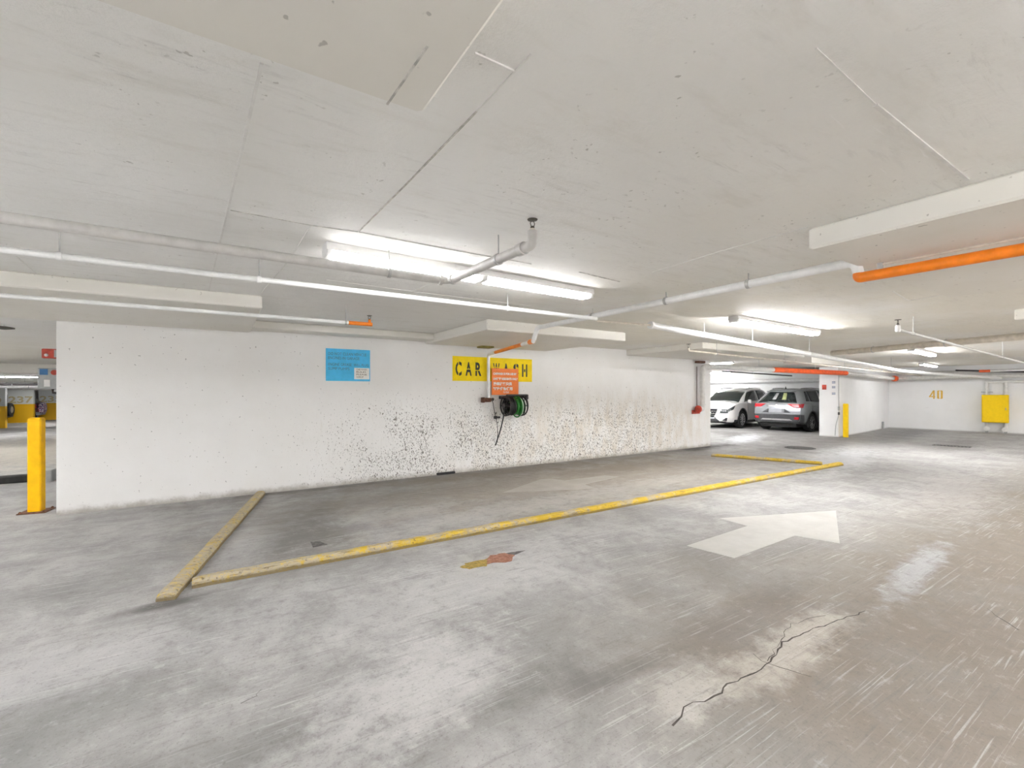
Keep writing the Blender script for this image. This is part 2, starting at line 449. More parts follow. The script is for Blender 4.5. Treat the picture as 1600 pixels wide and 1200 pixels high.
def parent_world(o):
    m = Matrix.LocRotScale(o.location, o.rotation_euler, o.scale)
    if o.parent: m = parent_world(o.parent) @ o.matrix_parent_inverse @ m
    return m
class local_space:            # inside: children meshes are given in the parent's own space
    def __enter__(s): 
        global s_world; s.k = s_world; s_world = False
    def __exit__(s, *a):
        global s_world; s_world = s.k

def tag(o, label=None, cat=None, group=None, kind=None):
    if label: o['label'] = label
    if cat: o['category'] = cat
    if group: o['group'] = group
    if kind: o['kind'] = kind
    return o
def thing(name, label, cat, loc=(0,0,0), rz=0, group=None):
    o = bpy.data.objects.new(name, None); COL.objects.link(o); o.empty_display_size = .1
    o.location = loc; o.rotation_euler = (0, 0, rz)
    return tag(o, label, cat, group)
def fillet(pts, r, n=6):
    pts = [Vector(p) for p in pts]; out = [pts[0]]
    for i in range(1, len(pts)-1):
        a, b, c = pts[i-1], pts[i], pts[i+1]
        k = min(r, (a-b).length*.49, (c-b).length*.49)
        p = b+(a-b).normalized()*k; q = b+(c-b).normalized()*k
        for j in range(n+1):
            t = j/n; out.append(p*(1-t)**2 + b*2*t*(1-t) + q*t*t)
    out.append(pts[-1]); return out

def text_mesh(name, body, size, mat, parent, origin, right, up, extrude=.001, offset=0.0, align='LEFT', width=None, space=1.0):
    """lettering as a flat raised mesh; origin is the baseline start"""
    cu = bpy.data.curves.new(name, 'FONT'); cu.body = body; cu.size = size; cu.extrude = extrude
    cu.offset = offset; cu.align_x = align; cu.resolution_u = 3; cu.space_character = space
    ob = bpy.data.objects.new(name, cu); COL.objects.link(ob)
    dg = bpy.context.evaluated_depsgraph_get(); dg.update()
    me = bpy.data.meshes.new_from_object(ob.evaluated_get(dg)); me.name = name
    bpy.data.objects.remove(ob); bpy.data.curves.remove(cu)
    right = Vector(right).normalized(); up = Vector(up).normalized(); nrm = right.cross(up)
    if width and len(me.vertices):
        xs = [v.co.x for v in me.vertices]; k = width/max(1e-6, max(xs)-min(xs)); x0 = min(xs)
        if align == 'LEFT':
            for v in me.vertices: v.co.x = (v.co.x-x0)*k
        else:
            for v in me.vertices: v.co.x *= k
    o0 = Vector(origin)
    for v in me.vertices: v.co = o0 + right*v.co.x + up*v.co.y + nrm*v.co.z
    me.materials.clear(); me.materials.append(M[mat])
    o = bpy.data.objects.new(name, me); COL.objects.link(o)
    if parent is not None:
        o.parent = parent; o.matrix_parent_inverse = parent_world(parent).inverted() if s_world else Matrix()
    return o

# ================================================================== THE SETTING
def floor_z(x, y):
    k = min(1, max(0, (y-11.0)/19.0)); s = min(1, max(0, (6.0-x)/4.0))
    return -.3*k*s
g = MB(); nx, ny = 93, 111; X0, X1, Y0, Y1 = -14.0, 32.0, -9.0, 46.0
for j in range(ny):
    for i in range(nx):
        x = X0+(X1-X0)*i/(nx-1); y = Y0+(Y1-Y0)*j/(ny-1); g.v.append((x, y, floor_z(x, y)))
for j in range(ny-1):
    for i in range(nx-1):
        a = j*nx+i; g.f.append((a, a+1, a+nx+1, a+nx))
# skirt so that the slab has thickness
base = len(g.v); g.v += [(X0,Y0,-.6),(X1,Y0,-.6),(X1,Y1,-.6),(X0,Y1,-.6)]; g.f.append((base+3, base+2, base+1, base))
FLOOR = tag(g.build('floor', 'floor'), 'worn grey concrete garage floor with stains and scuffs', kind='structure')
CEIL = tag(MB().box(((X0+X1)/2, (Y0+Y1)/2, ZC+.15), (X1-X0, Y1-Y0, .3)).build('ceiling', 'ceiling'), 'painted concrete slab ceiling with formwork seams', kind='structure')
def struct(name, mb, mat, label): return tag(mb.build(name, mat), label, kind='structure')
WALLXL = at_y(88, 700, WY).x; WALLXR = at_y(1110, 650, WY).x
WALL = struct('wall_front', MB().box(((WALLXL+WALLXR)/2, WY+.1, ZC/2), (WALLXR-WALLXL, .2, ZC)), 'wall', 'long white wall of the car wash bay with mould specks')
# outer shell
struct('wall_rear', MB().box((9, -9.1, 1.0), (46.4, .2, 3.2)), 'white_wall', 'white garage wall behind the photographer')
struct('wall_left', MB().box((-14.1, 18.5, 1.0), (.2, 55, 3.2)), 'white_wall', 'white outer wall on the left side')
struct('wall_far', MB().box((9, 46.1, 1.0), (46.4, .2, 3.2)), 'white_wall', 'white outer wall at the far end')
# right wing, turned six degrees
WA = R(6.0); E1 = Vector((math.cos(WA), math.sin(WA), 0)); E2 = Vector((-math.sin(WA), math.cos(WA), 0))
P0 = at_z(1310, 683, 0.0); P0.z = 0
def wing(a, b, z=0.0): return P0 + E1*a + E2*b + Vector((0, 0, z))
def wing_box(mb, a0, a1, b0, b1, z0, z1):
    c = wing((a0+a1)/2, (b0+b1)/2, (z0+z1)/2); return mb.box(c, (a1-a0, b1-b0, z1-z0), WA)
CORN = 6.3
WR = struct('wall_right', wing_box(MB(), 0, CORN+.1, 0, .55, 0, ZC), 'white_wall', 'white wall behind the thin yellow bollard')
WE = struct('wall_end', wing_box(MB(), CORN, CORN+.2, -16, 0, 0, ZC), 'white_wall', 'white end wall painted with the bay number 40')
struct('wall_back', wing_box(MB(), CORN-.4, CORN-.2, .55, 22, 0, ZC), 'white_wall', 'white wall behind the two parked cars')
# faint block courses on the end of wall_right
for z in (.55, 1.0, 1.45):
    MB().box(wing(3.6, -.001, z), (4.8, .004, .006), WA).build('block_joint', 'white_wall', WR)

# drop panels
def panel(x0, x1, y0, y1, zb, label):
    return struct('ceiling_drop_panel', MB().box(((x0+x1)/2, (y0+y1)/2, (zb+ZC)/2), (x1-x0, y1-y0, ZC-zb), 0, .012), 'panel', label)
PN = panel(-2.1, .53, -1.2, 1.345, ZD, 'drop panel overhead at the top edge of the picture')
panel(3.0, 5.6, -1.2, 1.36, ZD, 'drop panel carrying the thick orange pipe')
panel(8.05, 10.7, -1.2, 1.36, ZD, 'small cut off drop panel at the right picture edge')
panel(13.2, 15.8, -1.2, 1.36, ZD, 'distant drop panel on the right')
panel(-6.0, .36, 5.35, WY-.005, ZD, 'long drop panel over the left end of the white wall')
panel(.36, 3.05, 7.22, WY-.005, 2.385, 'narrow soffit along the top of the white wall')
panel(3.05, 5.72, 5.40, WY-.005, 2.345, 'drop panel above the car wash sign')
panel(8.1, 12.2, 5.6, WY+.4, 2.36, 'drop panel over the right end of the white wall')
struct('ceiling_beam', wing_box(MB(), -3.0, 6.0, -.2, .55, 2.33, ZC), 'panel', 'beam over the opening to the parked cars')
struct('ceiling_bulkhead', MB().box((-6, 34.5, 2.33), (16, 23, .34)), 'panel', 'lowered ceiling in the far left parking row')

# formwork seams (raised ridges and dark gaps) on the ceiling
def strip_on(parent, name, pts, wdt, z0, z1, mat):
    for a, b in zip(pts[:-1], pts[1:]):
        d = Vector((b.x-a.x, b.y-a.y)); L = d.length
        MB().box(((a.x+b.x)/2, (a.y+b.y)/2, (z0+z1)/2), (L, wdt, z1-z0), math.atan2(d.y, d.x)).build(name, mat, parent)
def ceil_seam(pix, wdt=.010, mat='seam', dep=.005):
    strip_on(CEIL, 'form_seam', [at_z(x, y, ZC) for x, y in pix], wdt, ZC-dep, ZC+.002, mat)
ceil_seam([(409, 98), (372, 260), (333, 424), (325, 460)], .010)
ceil_seam([(830, 84), (745, 173)], .006, 'seam', .003)
ceil_seam([(745, 173), (640, 282), (560, 362)], .007, 'seam_dark', .004)
ceil_seam([(742, 82), (803, 110)], .007)
ceil_seam([(488, 352), (560, 362), (700, 389), (830, 412)], .006, 'seam_dark', .004)
ceil_seam([(360, 328), (488, 352)], .004, 'seam_dark', .003)
ceil_seam([(905, 425), (968, 440)], .012, 'seam_dark', .004)
ceil_seam([(486, 352), (455, 402), (408, 458)], .008)
ceil_seam([(25, 400), (70, 438)], .008)
ceil_seam([(1275, 75), (1368, 163)], .006, 'seam', .003)
ceil_seam([(1368, 163), (1512, 280)], .014, 'seam', .006)
ceil_seam([(1262, 354), (1120, 394), (1020, 425)], .007, 'seam', .003)
ceil_seam([(1395, 455), (1420, 470), (1540, 448)], .010, 'seam', .003)
ceil_seam([(510, 437), (650, 456), (830, 478)], .006, 'seam', .003)
ceil_seam([(645, 455), (680, 440)], .006, 'seam', .003)
strip_on(PN, 'form_seam', [at_z(668, 72, ZD), at_z(605, 163, ZD)], .006, ZD-.002, ZD+.002, 'seam_dark')

# floor markings: painted arrows, spill, cracks, grate
def flat(name, pts, mat, z1=.003, label=None, parent=FLOOR):
    o = MB().poly([(p.x, p.y) for p in pts], -.01, z1).build(name, mat, parent)
    if label: o['label'] = label
    return o
flat('painted_arrow', [at_z(x, y, 0) for x, y in [(1073, 853), (1147, 872), (1242, 837), (1312, 849), (1306, 798), (1124, 810), (1168, 822)]], 'floor_white', .003, 'broad white arrow painted on the driving lane')
flat('painted_arrow', [at_z(x, y, 0) for x, y in [(785, 770), (930, 763), (913, 757), (967, 745), (945, 743), (882, 751), (862, 748), (845, 749)]], 'floor_white_faded', .003, 'faded white arrow inside the wash bay')
def ragged(pts, amp, sub=4, seed=1):
    rnd = random.Random(seed); out = []
    for a, b in zip(pts, pts[1:]+pts[:1]):
        for k in range(sub):
            q = a.lerp(b, k/sub); out.append(q+Vector((rnd.uniform(-amp, amp), rnd.uniform(-amp, amp), 0)))
    return out
flat('paint_spill', ragged([at_z(x, y, 0) for x, y in [(720, 886), (732, 879), (763, 873), (760, 884), (735, 890)]], .015, 4, 3), 'ochre', .003, 'ochre paint spill')
flat('paint_spill', ragged([at_z(x, y, 0) for x, y in [(760, 881), (764, 868), (788, 865), (802, 868), (798, 878)]], .014, 4, 4), 'rust', .0035, 'rust red paint spill')
flat('floor_stain', ragged([at_z(x, y, 0) for x, y in [(785, 866), (822, 860), (800, 868)]], .008, 3, 5), 'stain', .002)
flat('floor_stain', ragged([at_z(x, y, 0) for x, y in [(484, 847), (500, 846), (511, 851), (488, 856)]], .01, 3, 6), 'stain', .002)
def crack(pix, wdt, seed=0):
    rnd = random.Random(seed); pts = []
    P = [at_z(x, y, 0) for x, y in pix]
    for a, b in zip(P[:-1], P[1:]):
        n = max(2, int((b-a).length/.05))
        for k in range(n): pts.append(a.lerp(b, k/n)+Vector((rnd.uniform(-.012, .012), rnd.uniform(-.012, .012), 0)))
    pts.append(P[-1]); L = []; Rr = []
    for i, p in enumerate(pts):
        t = (pts[min(i+1, len(pts)-1)]-pts[max(i-1, 0)]); t.z = 0; t.normalize(); s = Vector((-t.y, t.x, 0))*wdt*rnd.uniform(.25, 1)
        L.append(p+s); Rr.append(p-s)
    n = len(pts); mb = MB()
    mb.add([(q.x, q.y, .0016) for q in L+Rr], [(i, i+1, n+i+1, n+i) for i in range(n-1)])
    mb.build('floor_crack', 'crack', FLOOR)
crack([(1055, 1135), (1068, 1105), (1115, 1088), (1148, 1064), (1182, 1050), (1203, 1033), (1222, 1005), (1280, 980), (1352, 955)], .0055, 1)
crack([(1178, 1024), (1200, 1038), (1268, 1058)], .003, 2)
crack([(1200, 1033), (1235, 975), (1290, 962)], .0025, 3)
crack([(1540, 950), (1570, 972), (1592, 985)], .004, 4)
crack([(375, 1101), (400, 1090), (408, 1078)], .002, 5)

# drain grate and manhole cover
gc = at_z(1487, 697, 0); gr = thing('floor_grate', 'cast iron drain grate in the floor before the number 40', 'drain', (gc.x, gc.y, 0), WA)
with local_space():
    MB().box((0, .36, .003), (.3, .03, .012)).box((0, -.36, .003), (.3, .03, .012)).box((.15, 0, .003), (.03, .75, .012)).box((-.15, 0, .003), (.03, .75, .012)).build('frame', 'cast_iron', gr)
    for k in range(9): MB().box((0, -.28+k*.07, .002), (.28, .03, .01)).build('bar', 'cast_iron', gr)
mc = at_z(1250, 700, 0); mh = thing('manhole_cover', 'round dark manhole cover in front of the parked cars', 'manhole', (mc.x, mc.y, 0))
with local_space():
    MB().lathe([(.36, -.02), (.36, .006), (.32, .007), (.32, -.01)], (0,0,0), n=28).build('rim', 'cast_iron', mh, True)
    MB().lathe([(.31, -.02), (.31, .005), (.29, .008), (.02, .008)], (0,0,0), n=28).build('lid', 'cast_iron', mh, True)
# scupper at the foot of the wall
sa = at_y(682, 738, WY); sb = at_y(710, 736, WY)
tag(MB().box(((sa.x+sb.x)/2, WY-.02, .02), (sb.x-sa.x, .05, .04), 0, .006).build('drain_slot', 'black'), 'short black drain slot at the foot of the white wall', 'drain')

# ================================================================== LIGHTS
def fixture(name, label, x, y, rz=0, z=ZC, length=2.44, group='fluorescent battens', drop=0.0, tube='tube'):
    t = thing(name, label, 'light', (x, y, z-drop-.002), rz, group)
    with local_space():
        L = length
        hw = .034 if drop > .01 else .072
        hb = MB(); prof = [(-hw*.9, 0), (-hw, -.052), (hw, -.052), (hw*.9, 0)]
        vs = [(sx*L/2, a, b) for sx in (-1, 1) for a, b in prof]
        hb.add(vs, [(0,1,2,3), (7,6,5,4)]+[(i, 4+i, 4+(i+1)%4, (i+1)%4) for i in range(4)])
        hb.build('housing', 'housing', t)
        for sx in (-1, 1):
            MB().box((sx*(L/2-.02), 0, -.060), (.04, .13, .055), 0, .008).build('end_cap', 'housing', t)
        MB().box((0, 0, -.060), (.06, .13, .055), 0, .008).build('lamp_holder', 'housing', t)
        for sx in (-1, 1):
            for sy in (-1, 1):
                a = .04; b = L/2-.045
                MB().cyl((sx*a, sy*.036, -.074), (sx*b, sy*.036, -.074), .019, 10).build('tube', tube, t, True)
        if drop > .01:
            for sx in (-.8, .8): MB().cyl((sx, 0, 0), (sx, 0, drop), .006, 6).build('suspension_rod', 'rod', t)
    return t
fa = at_z(532, 403, 2.41); fb = at_z(908, 464, 2.41)
FL = [
    ('twin tube fluorescent batten lit behind the bent sprinkler pipe', (fa.x+fb.x)/2, (fa.y+fb.y)/2, math.atan2(fb.y-fa.y, fb.x-fa.x)),
]
fc = at_z(1155, 501, 2.41); fd = at_z(1290, 528, 2.41)
FL.append(('lit fluorescent batten above the long white pipe, second from left', fc.x+1.25, (fc.y+fd.y)/2, R(2)))
fe = at_z(1442, 556, 2.36)
FL.append(('lit fluorescent batten far right of the hanging sprinkler', fe.x, fe.y, R(6)))
for i, (lab, x, y, rz) in enumerate(FL): fixture('fluorescent_light', lab, x, y, rz, tube='tube' if i == 0 else 'tube_high')
ff = at_z(1440, 577, 2.2)
fixture('fluorescent_light', 'farthest lit fluorescent batten above the number 40', 21.0, 5.6, R(6), tube='tube')
fixture('fluorescent_light', 'fluorescent batten lit above the white parked car', 15.6, 11.2, R(96), tube='tube_high')
fixture('fluorescent_light', 'fluorescent batten lighting the aisle before the parked cars', 13.6, 9.6, R(96), group='lamps out of frame', tube='tube_high')
fixture('fluorescent_light', 'fluorescent batten along the wall behind the parked cars', 20.6, 14.0, R(96), group='lamps out of frame', tube='tube_high')
for x, y, rz, zt in [(-3.4, 2.6, R(90), ZC), (-4.6, 7.0, R(90), ZD), (-3.8, -2.6, 0, ZC), (1.75, -1.7, R(90), ZC), (6.85, -1.9, R(90), ZC), (12.0, -.9, R(90), ZC), (12.0, -3.4, 0, ZC), (6.8, -3.4, 0, ZC), (16.4, -.9, R(90), ZC), (20.4, -.4, R(90), ZC), (18.0, -4.2, 0, ZC), (22.2, -2.6, R(90), ZC),
                 (1.0, -6.0, 0, ZC), (8.0, -6.4, 0, ZC)]:
    fixture('fluorescent_light', 'added fill light, pendant batten hung on rods outside the picture near the photographer', x, y, rz, zt, group='lamps out of frame', drop=.42 if zt == ZC else .25, tube='tube_high')  # unseen pendants added to brighten the ceiling and floor
for i, (x, y, rz, z) in enumerate([(-5.5, 11.5, 0, ZC), (-6.5, 17.0, 0, ZC), (0.5, 14.0, 0, ZC)]):
    fixture('fluorescent_light', 'fluorescent batten over the left ramp behind the white wall', x, y, rz, z, group='lamps over the left ramp', tube='tube_high')
fixture('fluorescent_light', 'lit fluorescent batten over the far parking row behind the yellow bollard', -7.2, 26.0, 0, 2.16, tube='tube_high')
fixture('fluorescent_light', 'fluorescent batten over the numbered far piers', -7.0, 34.5, 0, 2.16, group='lamps out of frame', tube='tube_high')

# ================================================================== PIPES
def hanger(parent, p, r, ztop, wide=.02):
    h = MB().cyl((p.x, p.y, p.z+r), (p.x, p.y, ztop), .0045, 6).build('hanger_rod', 'rod', parent)
    return h
def ring(parent, p, d, r, ln=.022, mat='rod', name='hanger_ring'):
    d = Vector(d).normalized(); a = Vector(p)-d*ln/2
    return MB().lathe([(r+.001, 0), (r+.006, .002), (r+.006, ln-.002), (r+.001, ln)], a, d, 16, False).build(name, mat, parent, True)
def sprinkler(parent, p, up=True, sc=1.0):
    s = 1 if up else -1; b = Vector(p)
    o = MB().lathe([(.012*sc, 0), (.012*sc, .012*sc*s), (.008*sc, .016*sc*s)], b, (0,0,1), 10).build('sprinkler_head', 'brass', parent, True)
    m = MB()
    for k in (-1, 1):
        m.tube([b+Vector((k*.008*sc, 0, .012*sc*s)), b+Vector((k*.015*sc, 0, .03*sc*s)), b+Vector((k*.006*sc, 0, .05*sc*s))], .0028*sc, 6)
    m.build('frame_arm', 'brass', o)
    MB().lathe([(.006*sc, .046*sc*s), (.028*sc, .050*sc*s), (.030*sc, .054*sc*s), (.005*sc, .056*sc*s)], b, (0,0,1), 14).build('deflector', 'brass', o, True)
    return o
def pipe_thing(name, label, pts, r, mat, fil=.08, n=14, cat='pipe', hang=(), ztop=ZC, couplings=(), group=None):
    pts = [Vector(p) for p in pts]
    t = thing(name, label, cat, tuple(pts[0]), 0, group)
    MB().tube(fillet(pts, fil), r, n).build('pipe_run', mat, t, True)
    def along(k):       # position along the first..last polyline by length fraction
        L = [(b-a).length for a, b in zip(pts[:-1], pts[1:])]; s = k*sum(L)
        for (a, b), l in zip(zip(pts[:-1], pts[1:]), L):
            if s <= l or b is pts[-1]: return a.lerp(b, s/l), (b-a)
            s -= l
    for k in hang:
        p, d = along(k); hanger(t, p, r, ztop); ring(t, p, d, r)
    for k in couplings:
        p, d = along(k); ring(t, p, d, r+.002, .06, mat, 'coupling')
    return t

# --- sprinkler branch with the bend towards the viewer
zp = 2.335
a = at_z(-260, 301, zp); b = at_z(706, 437, zp); c = at_z(832, 382, zp)
yb = (at_z(100, 358, zp).y + b.y)/2
pA = [(-2.4, yb, zp), (b.x, yb, zp), (c.x, c.y, zp), (c.x, c.y, zp+.075)]
T = pipe_thing('sprinkler_pipe', 'beige grey sprinkler pipe bending forward below the brightest lamp', pA, .030, 'pipe_grey', .10, 16, hang=(), ztop=ZC)
hp = at_y(608, 424, yb); hanger(T, Vector((hp.x, yb, zp)), .03, ZC); ring(T, (hp.x, yb, zp), (1,0,0), .03)
q = Vector((b.x, yb, zp)).lerp(Vector((c.x, c.y, zp)), .66); hanger(T, q, .03, ZC); ring(T, q, Vector((c.x-b.x, c.y-yb, 0)), .03)
ring(T, Vector((b.x-.07, yb, zp)), (1,0,0), .032, .03, 'pipe_grey', 'coupling')
q = Vector((b.x, yb, zp)).lerp(Vector((c.x, c.y, zp)), .07); ring(T, q, Vector((c.x-b.x, c.y-yb, 0)), .032, .03, 'pipe_grey', 'coupling')
q = Vector((b.x, yb, zp)).lerp(Vector((c.x, c.y, zp)), .90); ring(T, q, Vector((c.x-b.x, c.y-yb, 0)), .032, .06, 'pipe_grey', 'coupling')
MB().lathe([(.022, 0), (.022, .03), (.014, .04)], (c.x, c.y, zp+.05), (0,0,1), 12).build('reducer', 'pipe_beige', T, True)
sprinkler(T, (c.x, c.y, zp+.088), True, 1.0)
# --- thin white pipe running the length of the wall
zp = 2.335
yb = (at_z(100, 404, zp).y + at_z(800, 481, zp).y)/2
xe = at_y(930, 498, yb).x
T = pipe_thing('water_pipe', 'thin white pipe running straight across the ceiling to the crossing pipe', [(-3.0, yb, zp), (xe+.02, yb, zp)], .021, 'pipe_white', ztop=ZC)
for px in (93, 405, 793):
    h = at_y(px, 400, yb); hanger(T, Vector((h.x, yb, zp)), .021, ZC); ring(T, (h.x, yb, zp), (1,0,0), .021, .03, 'pipe_white')
# --- thin pipe under the left drop panel with orange end and sprinkler
zp = 2.305
e = at_z(580, 507, zp); s0 = at_z(545, 504, zp); yb = e.y
T = pipe_thing('sprinkler_pipe', 'thin white sprinkler pipe ending in an orange tip left of the blue sign', [(-3.2, yb, zp), (e.x, yb, zp)], .020, 'pipe_white', ztop=ZC)
MB().tube([(s0.x, yb, zp), (e.x+.01, yb, zp)], .023, 14).build('orange_end', 'orange', T, True)
hanger(T, Vector((s0.x-.03, yb, zp)), .02, ZC); ring(T, (s0.x-.03, yb, zp), (1,0,0), .02)
MB().lathe([(.016, 0), (.016, .04), (.01, .05)], (e.x-.02, yb, zp+.01), (0,0,1), 12).build('riser', 'orange', T, True)
sprinkler(T, (e.x-.02, yb, zp+.05), True, 1.0)
# --- crossing pipe over to the hose reel, with the two orange lengths
zp = 2.40
k0 = at_z(1338, 404, zp); k1 = at_z(838, 515, zp)
zo1 = 2.285; o0 = at_z(1342, 434, zo1); o1 = at_z(1700, 372, zo1)
o2 = at_y(833, 533, 5.30); zo2 = o2.z; k1 = at_y(835, 515, 5.30)
dropA = Vector((o0.x, o0.y, 0)); dropB = Vector((o2.x, o2.y, 0))
dirA = Vector((o1.x-o0.x, o1.y-o0.y, 0)).normalized()
endA = dropA + dirA*2.6
WPX = at_y(762, 580, WY-.05).x
T = thing('sprinkler_main', 'white main pipe crossing the ceiling with orange lengths under two drop panels', 'pipe', (k1.x, k1.y, zp))
MB().tube(fillet([(dropA.x, dropA.y, zo1+.02), (dropA.x, dropA.y+.02, zp), (dropB.x, dropB.y-.1, zp), (dropB.x, dropB.y-.02, zo2+.02)], .06), .033, 16).build('pipe_run', 'pipe_white', T, True)
MB().tube(fillet([(dropA.x, dropA.y, zo1+.03), (dropA.x, dropA.y, zo1), (endA.x, endA.y, zo1)], .05), .035, 16).build('orange_length', 'orange', T, True)
for k in (.12, .8, 1.6):
    p = dropA + dirA*k; MB().box((p.x, p.y, zo1+.05), (.02, .03, .055)).build('bracket', 'rod', T)
p0 = dropA + dirA*.1; 
MB().tube([(p0.x, p0.y, ZD-.012), (endA.x, endA.y, ZD-.012)], .008, 8).build('conduit', 'pipe_beige', T, True)
B0 = Vector((dropB.x, dropB.y, zo2)); B1 = Vector((WPX, WY-.08, zo2-.01))
MB().tube([B0+Vector((0,0,.02)), B0, B0.lerp(B1, .03)], .034, 14).build('elbow', 'pipe_white', T, True)
MB().tube([B0.lerp(B1, .0), B0.lerp(B1, .06)], .036, 14).build('orange_length', 'orange', T, True)
MB().tube([B0.lerp(B1, .06), B0.lerp(B1, .22)], .026, 14).build('pipe_length', 'pipe_white', T, True)
MB().tube([B0.lerp(B1, .2), B0.lerp(B1, .82)], .029, 14).build('orange_length', 'orange', T, True)
zv = at_y(762, 622, WY-.06).z
MB().tube(fillet([B0.lerp(B1, .8), B1, (WPX, WY-.08, zv)], .07), .030, 14).build('down_pipe', 'pipe_white', T, True)
for k in (.25, .5, .75):
    pz = B1.z+(zv-B1.z)*k
for k in (.2, .42, .70):
    p = Vector((dropA.x, dropA.y+.02, zp)).lerp(Vector((dropB.x, dropB.y-.1, zp)), k); hanger(T, p, .033, ZC); ring(T, p, Vector((dropB.x-dropA.x, dropB.y-dropA.y, 0)), .033, .03)
pw = at_y(757, 541, WY-.2); tag(MB().box((pw.x, WY-.24, 2.327), (.26, .2, .03), 0, .005).build('support_pad', 'wood'), 'small mustard wooden pad above the car wash sign', 'pad')

# --- sloping drain pipe, bright under the second lamp
s0 = at_y(1016, 508, 4.0); s1 = Vector((10.5, 4.1, 2.13)); s2 = Vector((14.3, 4.3, 2.0))
T = pipe_thing('drain_pipe', 'thick bright white drain pipe sloping down towards the number 40', [s0, s1, s2, (23.0, 4.2, 1.98)], .042, 'pipe_white', .5, 16)
ring(T, s0+Vector((.02,0,0)), (s1-s0), .044, .05, 'pipe_white', 'coupling')
MB().tube([(xe+.16, 4.0, 2.335), tuple(s0)], .012, 8).build('feed_pipe', 'pipe_beige', T, True)
for k in (.2, .42, .75):
    p = s0.lerp(s1, k); hanger(T, p, .042, ZC); ring(T, p, s1-s0, .042, .03, 'pipe_white')
# --- high cross pipe over the right aisle
p0 = at_z(1300, 552, 2.41); p1 = at_z(1660, 520, 2.41)
T = pipe_thing('drain_pipe', 'long beige cross pipe under the ceiling right of the second lamp', [p0, p1], .06, 'pipe_beige', hang=(.25, .6), couplings=(.12, .5))
# --- thin pipe with sprinkler hanging at upper right
p0 = at_z(1403, 515, 2.28); p1 = at_z(1640, 578, 2.06)
T = pipe_thing('sprinkler_pipe', 'thin sprinkler pipe with white elbow, alone on the right ceiling', [p0+Vector((0,0,.06)), p0, p0.lerp(p1, .95)], .020, 'pipe_grey', .03, hang=(.06, .55))
MB().lathe([(.025, -.03), (.03, 0), (.025, .05)], p0, (0,0,1), 12).build('elbow', 'pipe_white', T, True)
sprinkler(T, p0+Vector((0,0,.06)), True, 1.2)
# --- thin pipe starting above the opening
p0 = at_z(1076, 548, 2.27); p1 = at_z(1440, 587, 2.0)
T = pipe_thing('sprinkler_pipe', 'thin sprinkler pipe above the orange pipe over the opening', [p0+Vector((0,0,.05)), p0, p1], .020, 'pipe_beige', .04, hang=(.08, .3, .55, .8))
sprinkler(T, p0+Vector((0,0,.05)), True, 1.4)
# --- big pipe from the wall valve over the opening
v0 = at_y(1097, 638, WY-.13); zt = at_y(1103, 573, WY-.13).z
pe = wing(-.12, -.24, 1.5+28*15.2/711)
top = Vector((v0.x, WY-.13, zt)); cornr = wing(CORN-.25, -.25, 2.03)
T = thing('standpipe', 'big white standpipe with red valve at the right end of the wall and orange length', 'pipe', (v0.x, WY-.13, v0.z))
MB().tube(fillet([(v0.x-.16, WY-.13, v0.z-.02), (v0.x+.02, WY-.13, v0.z-.02), (v0.x+.02, WY-.13, v0.z+.1), top, top+Vector((.35, -.05, .0)), pe], .12), .066, 18).build('pipe_run', 'pipe', T, True)
q = top+Vector((.35, -.05, 0)); MB().tube([on_line(q, pe, 1208), pe], .075, 18).build('orange_length', 'orange_red', T, True)
MB().tube(fillet([pe, cornr, wing(CORN-.25, -8.5, 2.12)], .2), .075, 16).build('wall_pipe_run', 'pipe', T, True)
MB().lathe([(.05, 0), (.11, .05), (.12, .2), (.11, .38), (.06, .42)], wing(CORN-.62, -.27, 2.03), E1, 16).build('orange_elbow', 'orange_red', T, True)
for z in (v0.z+.05, v0.z+.2): ring(T, (v0.x+.02, WY-.13, z+.05), (0,0,1), .068, .035, 'pipe', 'flange')
ring(T, (v0.x+.02, WY-.13, zt-.22), (0,0,1), .068, .05, 'pipe', 'coupling')
ring(T, top+Vector((.22, -.03, 0)), (1,-.1,0), .068, .05, 'pipe', 'coupling')
MB().lathe([(.06, 0), (.095, .01), (.1, .05), (.07, .09), (.04, .1)], (v0.x-.13, WY-.13, v0.z-.02), (-1, 0, 0), 14).build('red_valve_cap', 'red', T, True)
MB().box((v0.x-.1, WY-.01, v0.z-.1), (.34, .025, .1), 0, .008).build('mount_plate', 'red', T)
MB().tube([(v0.x-.11, WY-.05, v0.z+.05), (v0.x-.11, WY-.05, zt)], .008, 6).build('tie_rod', 'brownmetal', T)
hanger(T, top.lerp(pe, .35), .085, ZC); hanger(T, top.lerp(pe, .75), .085, ZC)
MB().box(tuple(top+Vector((-.04, .03, .12))), (.3, .12, .06), 0, .01).build('wall_bracket', 'brownmetal', T)
# --- two more pipes along the end wall, just under the ceiling
T = pipe_thing('wall_pipe', 'upper grey pipe running along the top of the end wall', [wing(CORN-.3, -.3, 2.22), wing(CORN-.3, -9, 2.3)], .055, 'pipe_grey', couplings=(.2, .3))
T = pipe_thing('cable_run', 'dark cable sagging along the top of the end wall', [wing(CORN-1.6, -2.2, 2.26), wing(CORN-1.2, -4.0, 2.15), wing(CORN-1.2, -9, 2.2)], .03, 'dark', .6)
T = pipe_thing('branch_pipe', 'thin pipe tee with an orange tip high at the right edge', [wing(CORN-3.2, -3.1, 2.16), wing(CORN-3.2, -5.2, 2.16)], .03, 'pipe_white', hang=(.4,))
MB().tube([wing(CORN-3.2, -2.95, 2.16), wing(CORN-3.2, -3.2, 2.16)], .04, 12).build('orange_tip', 'orange_red', T, True)
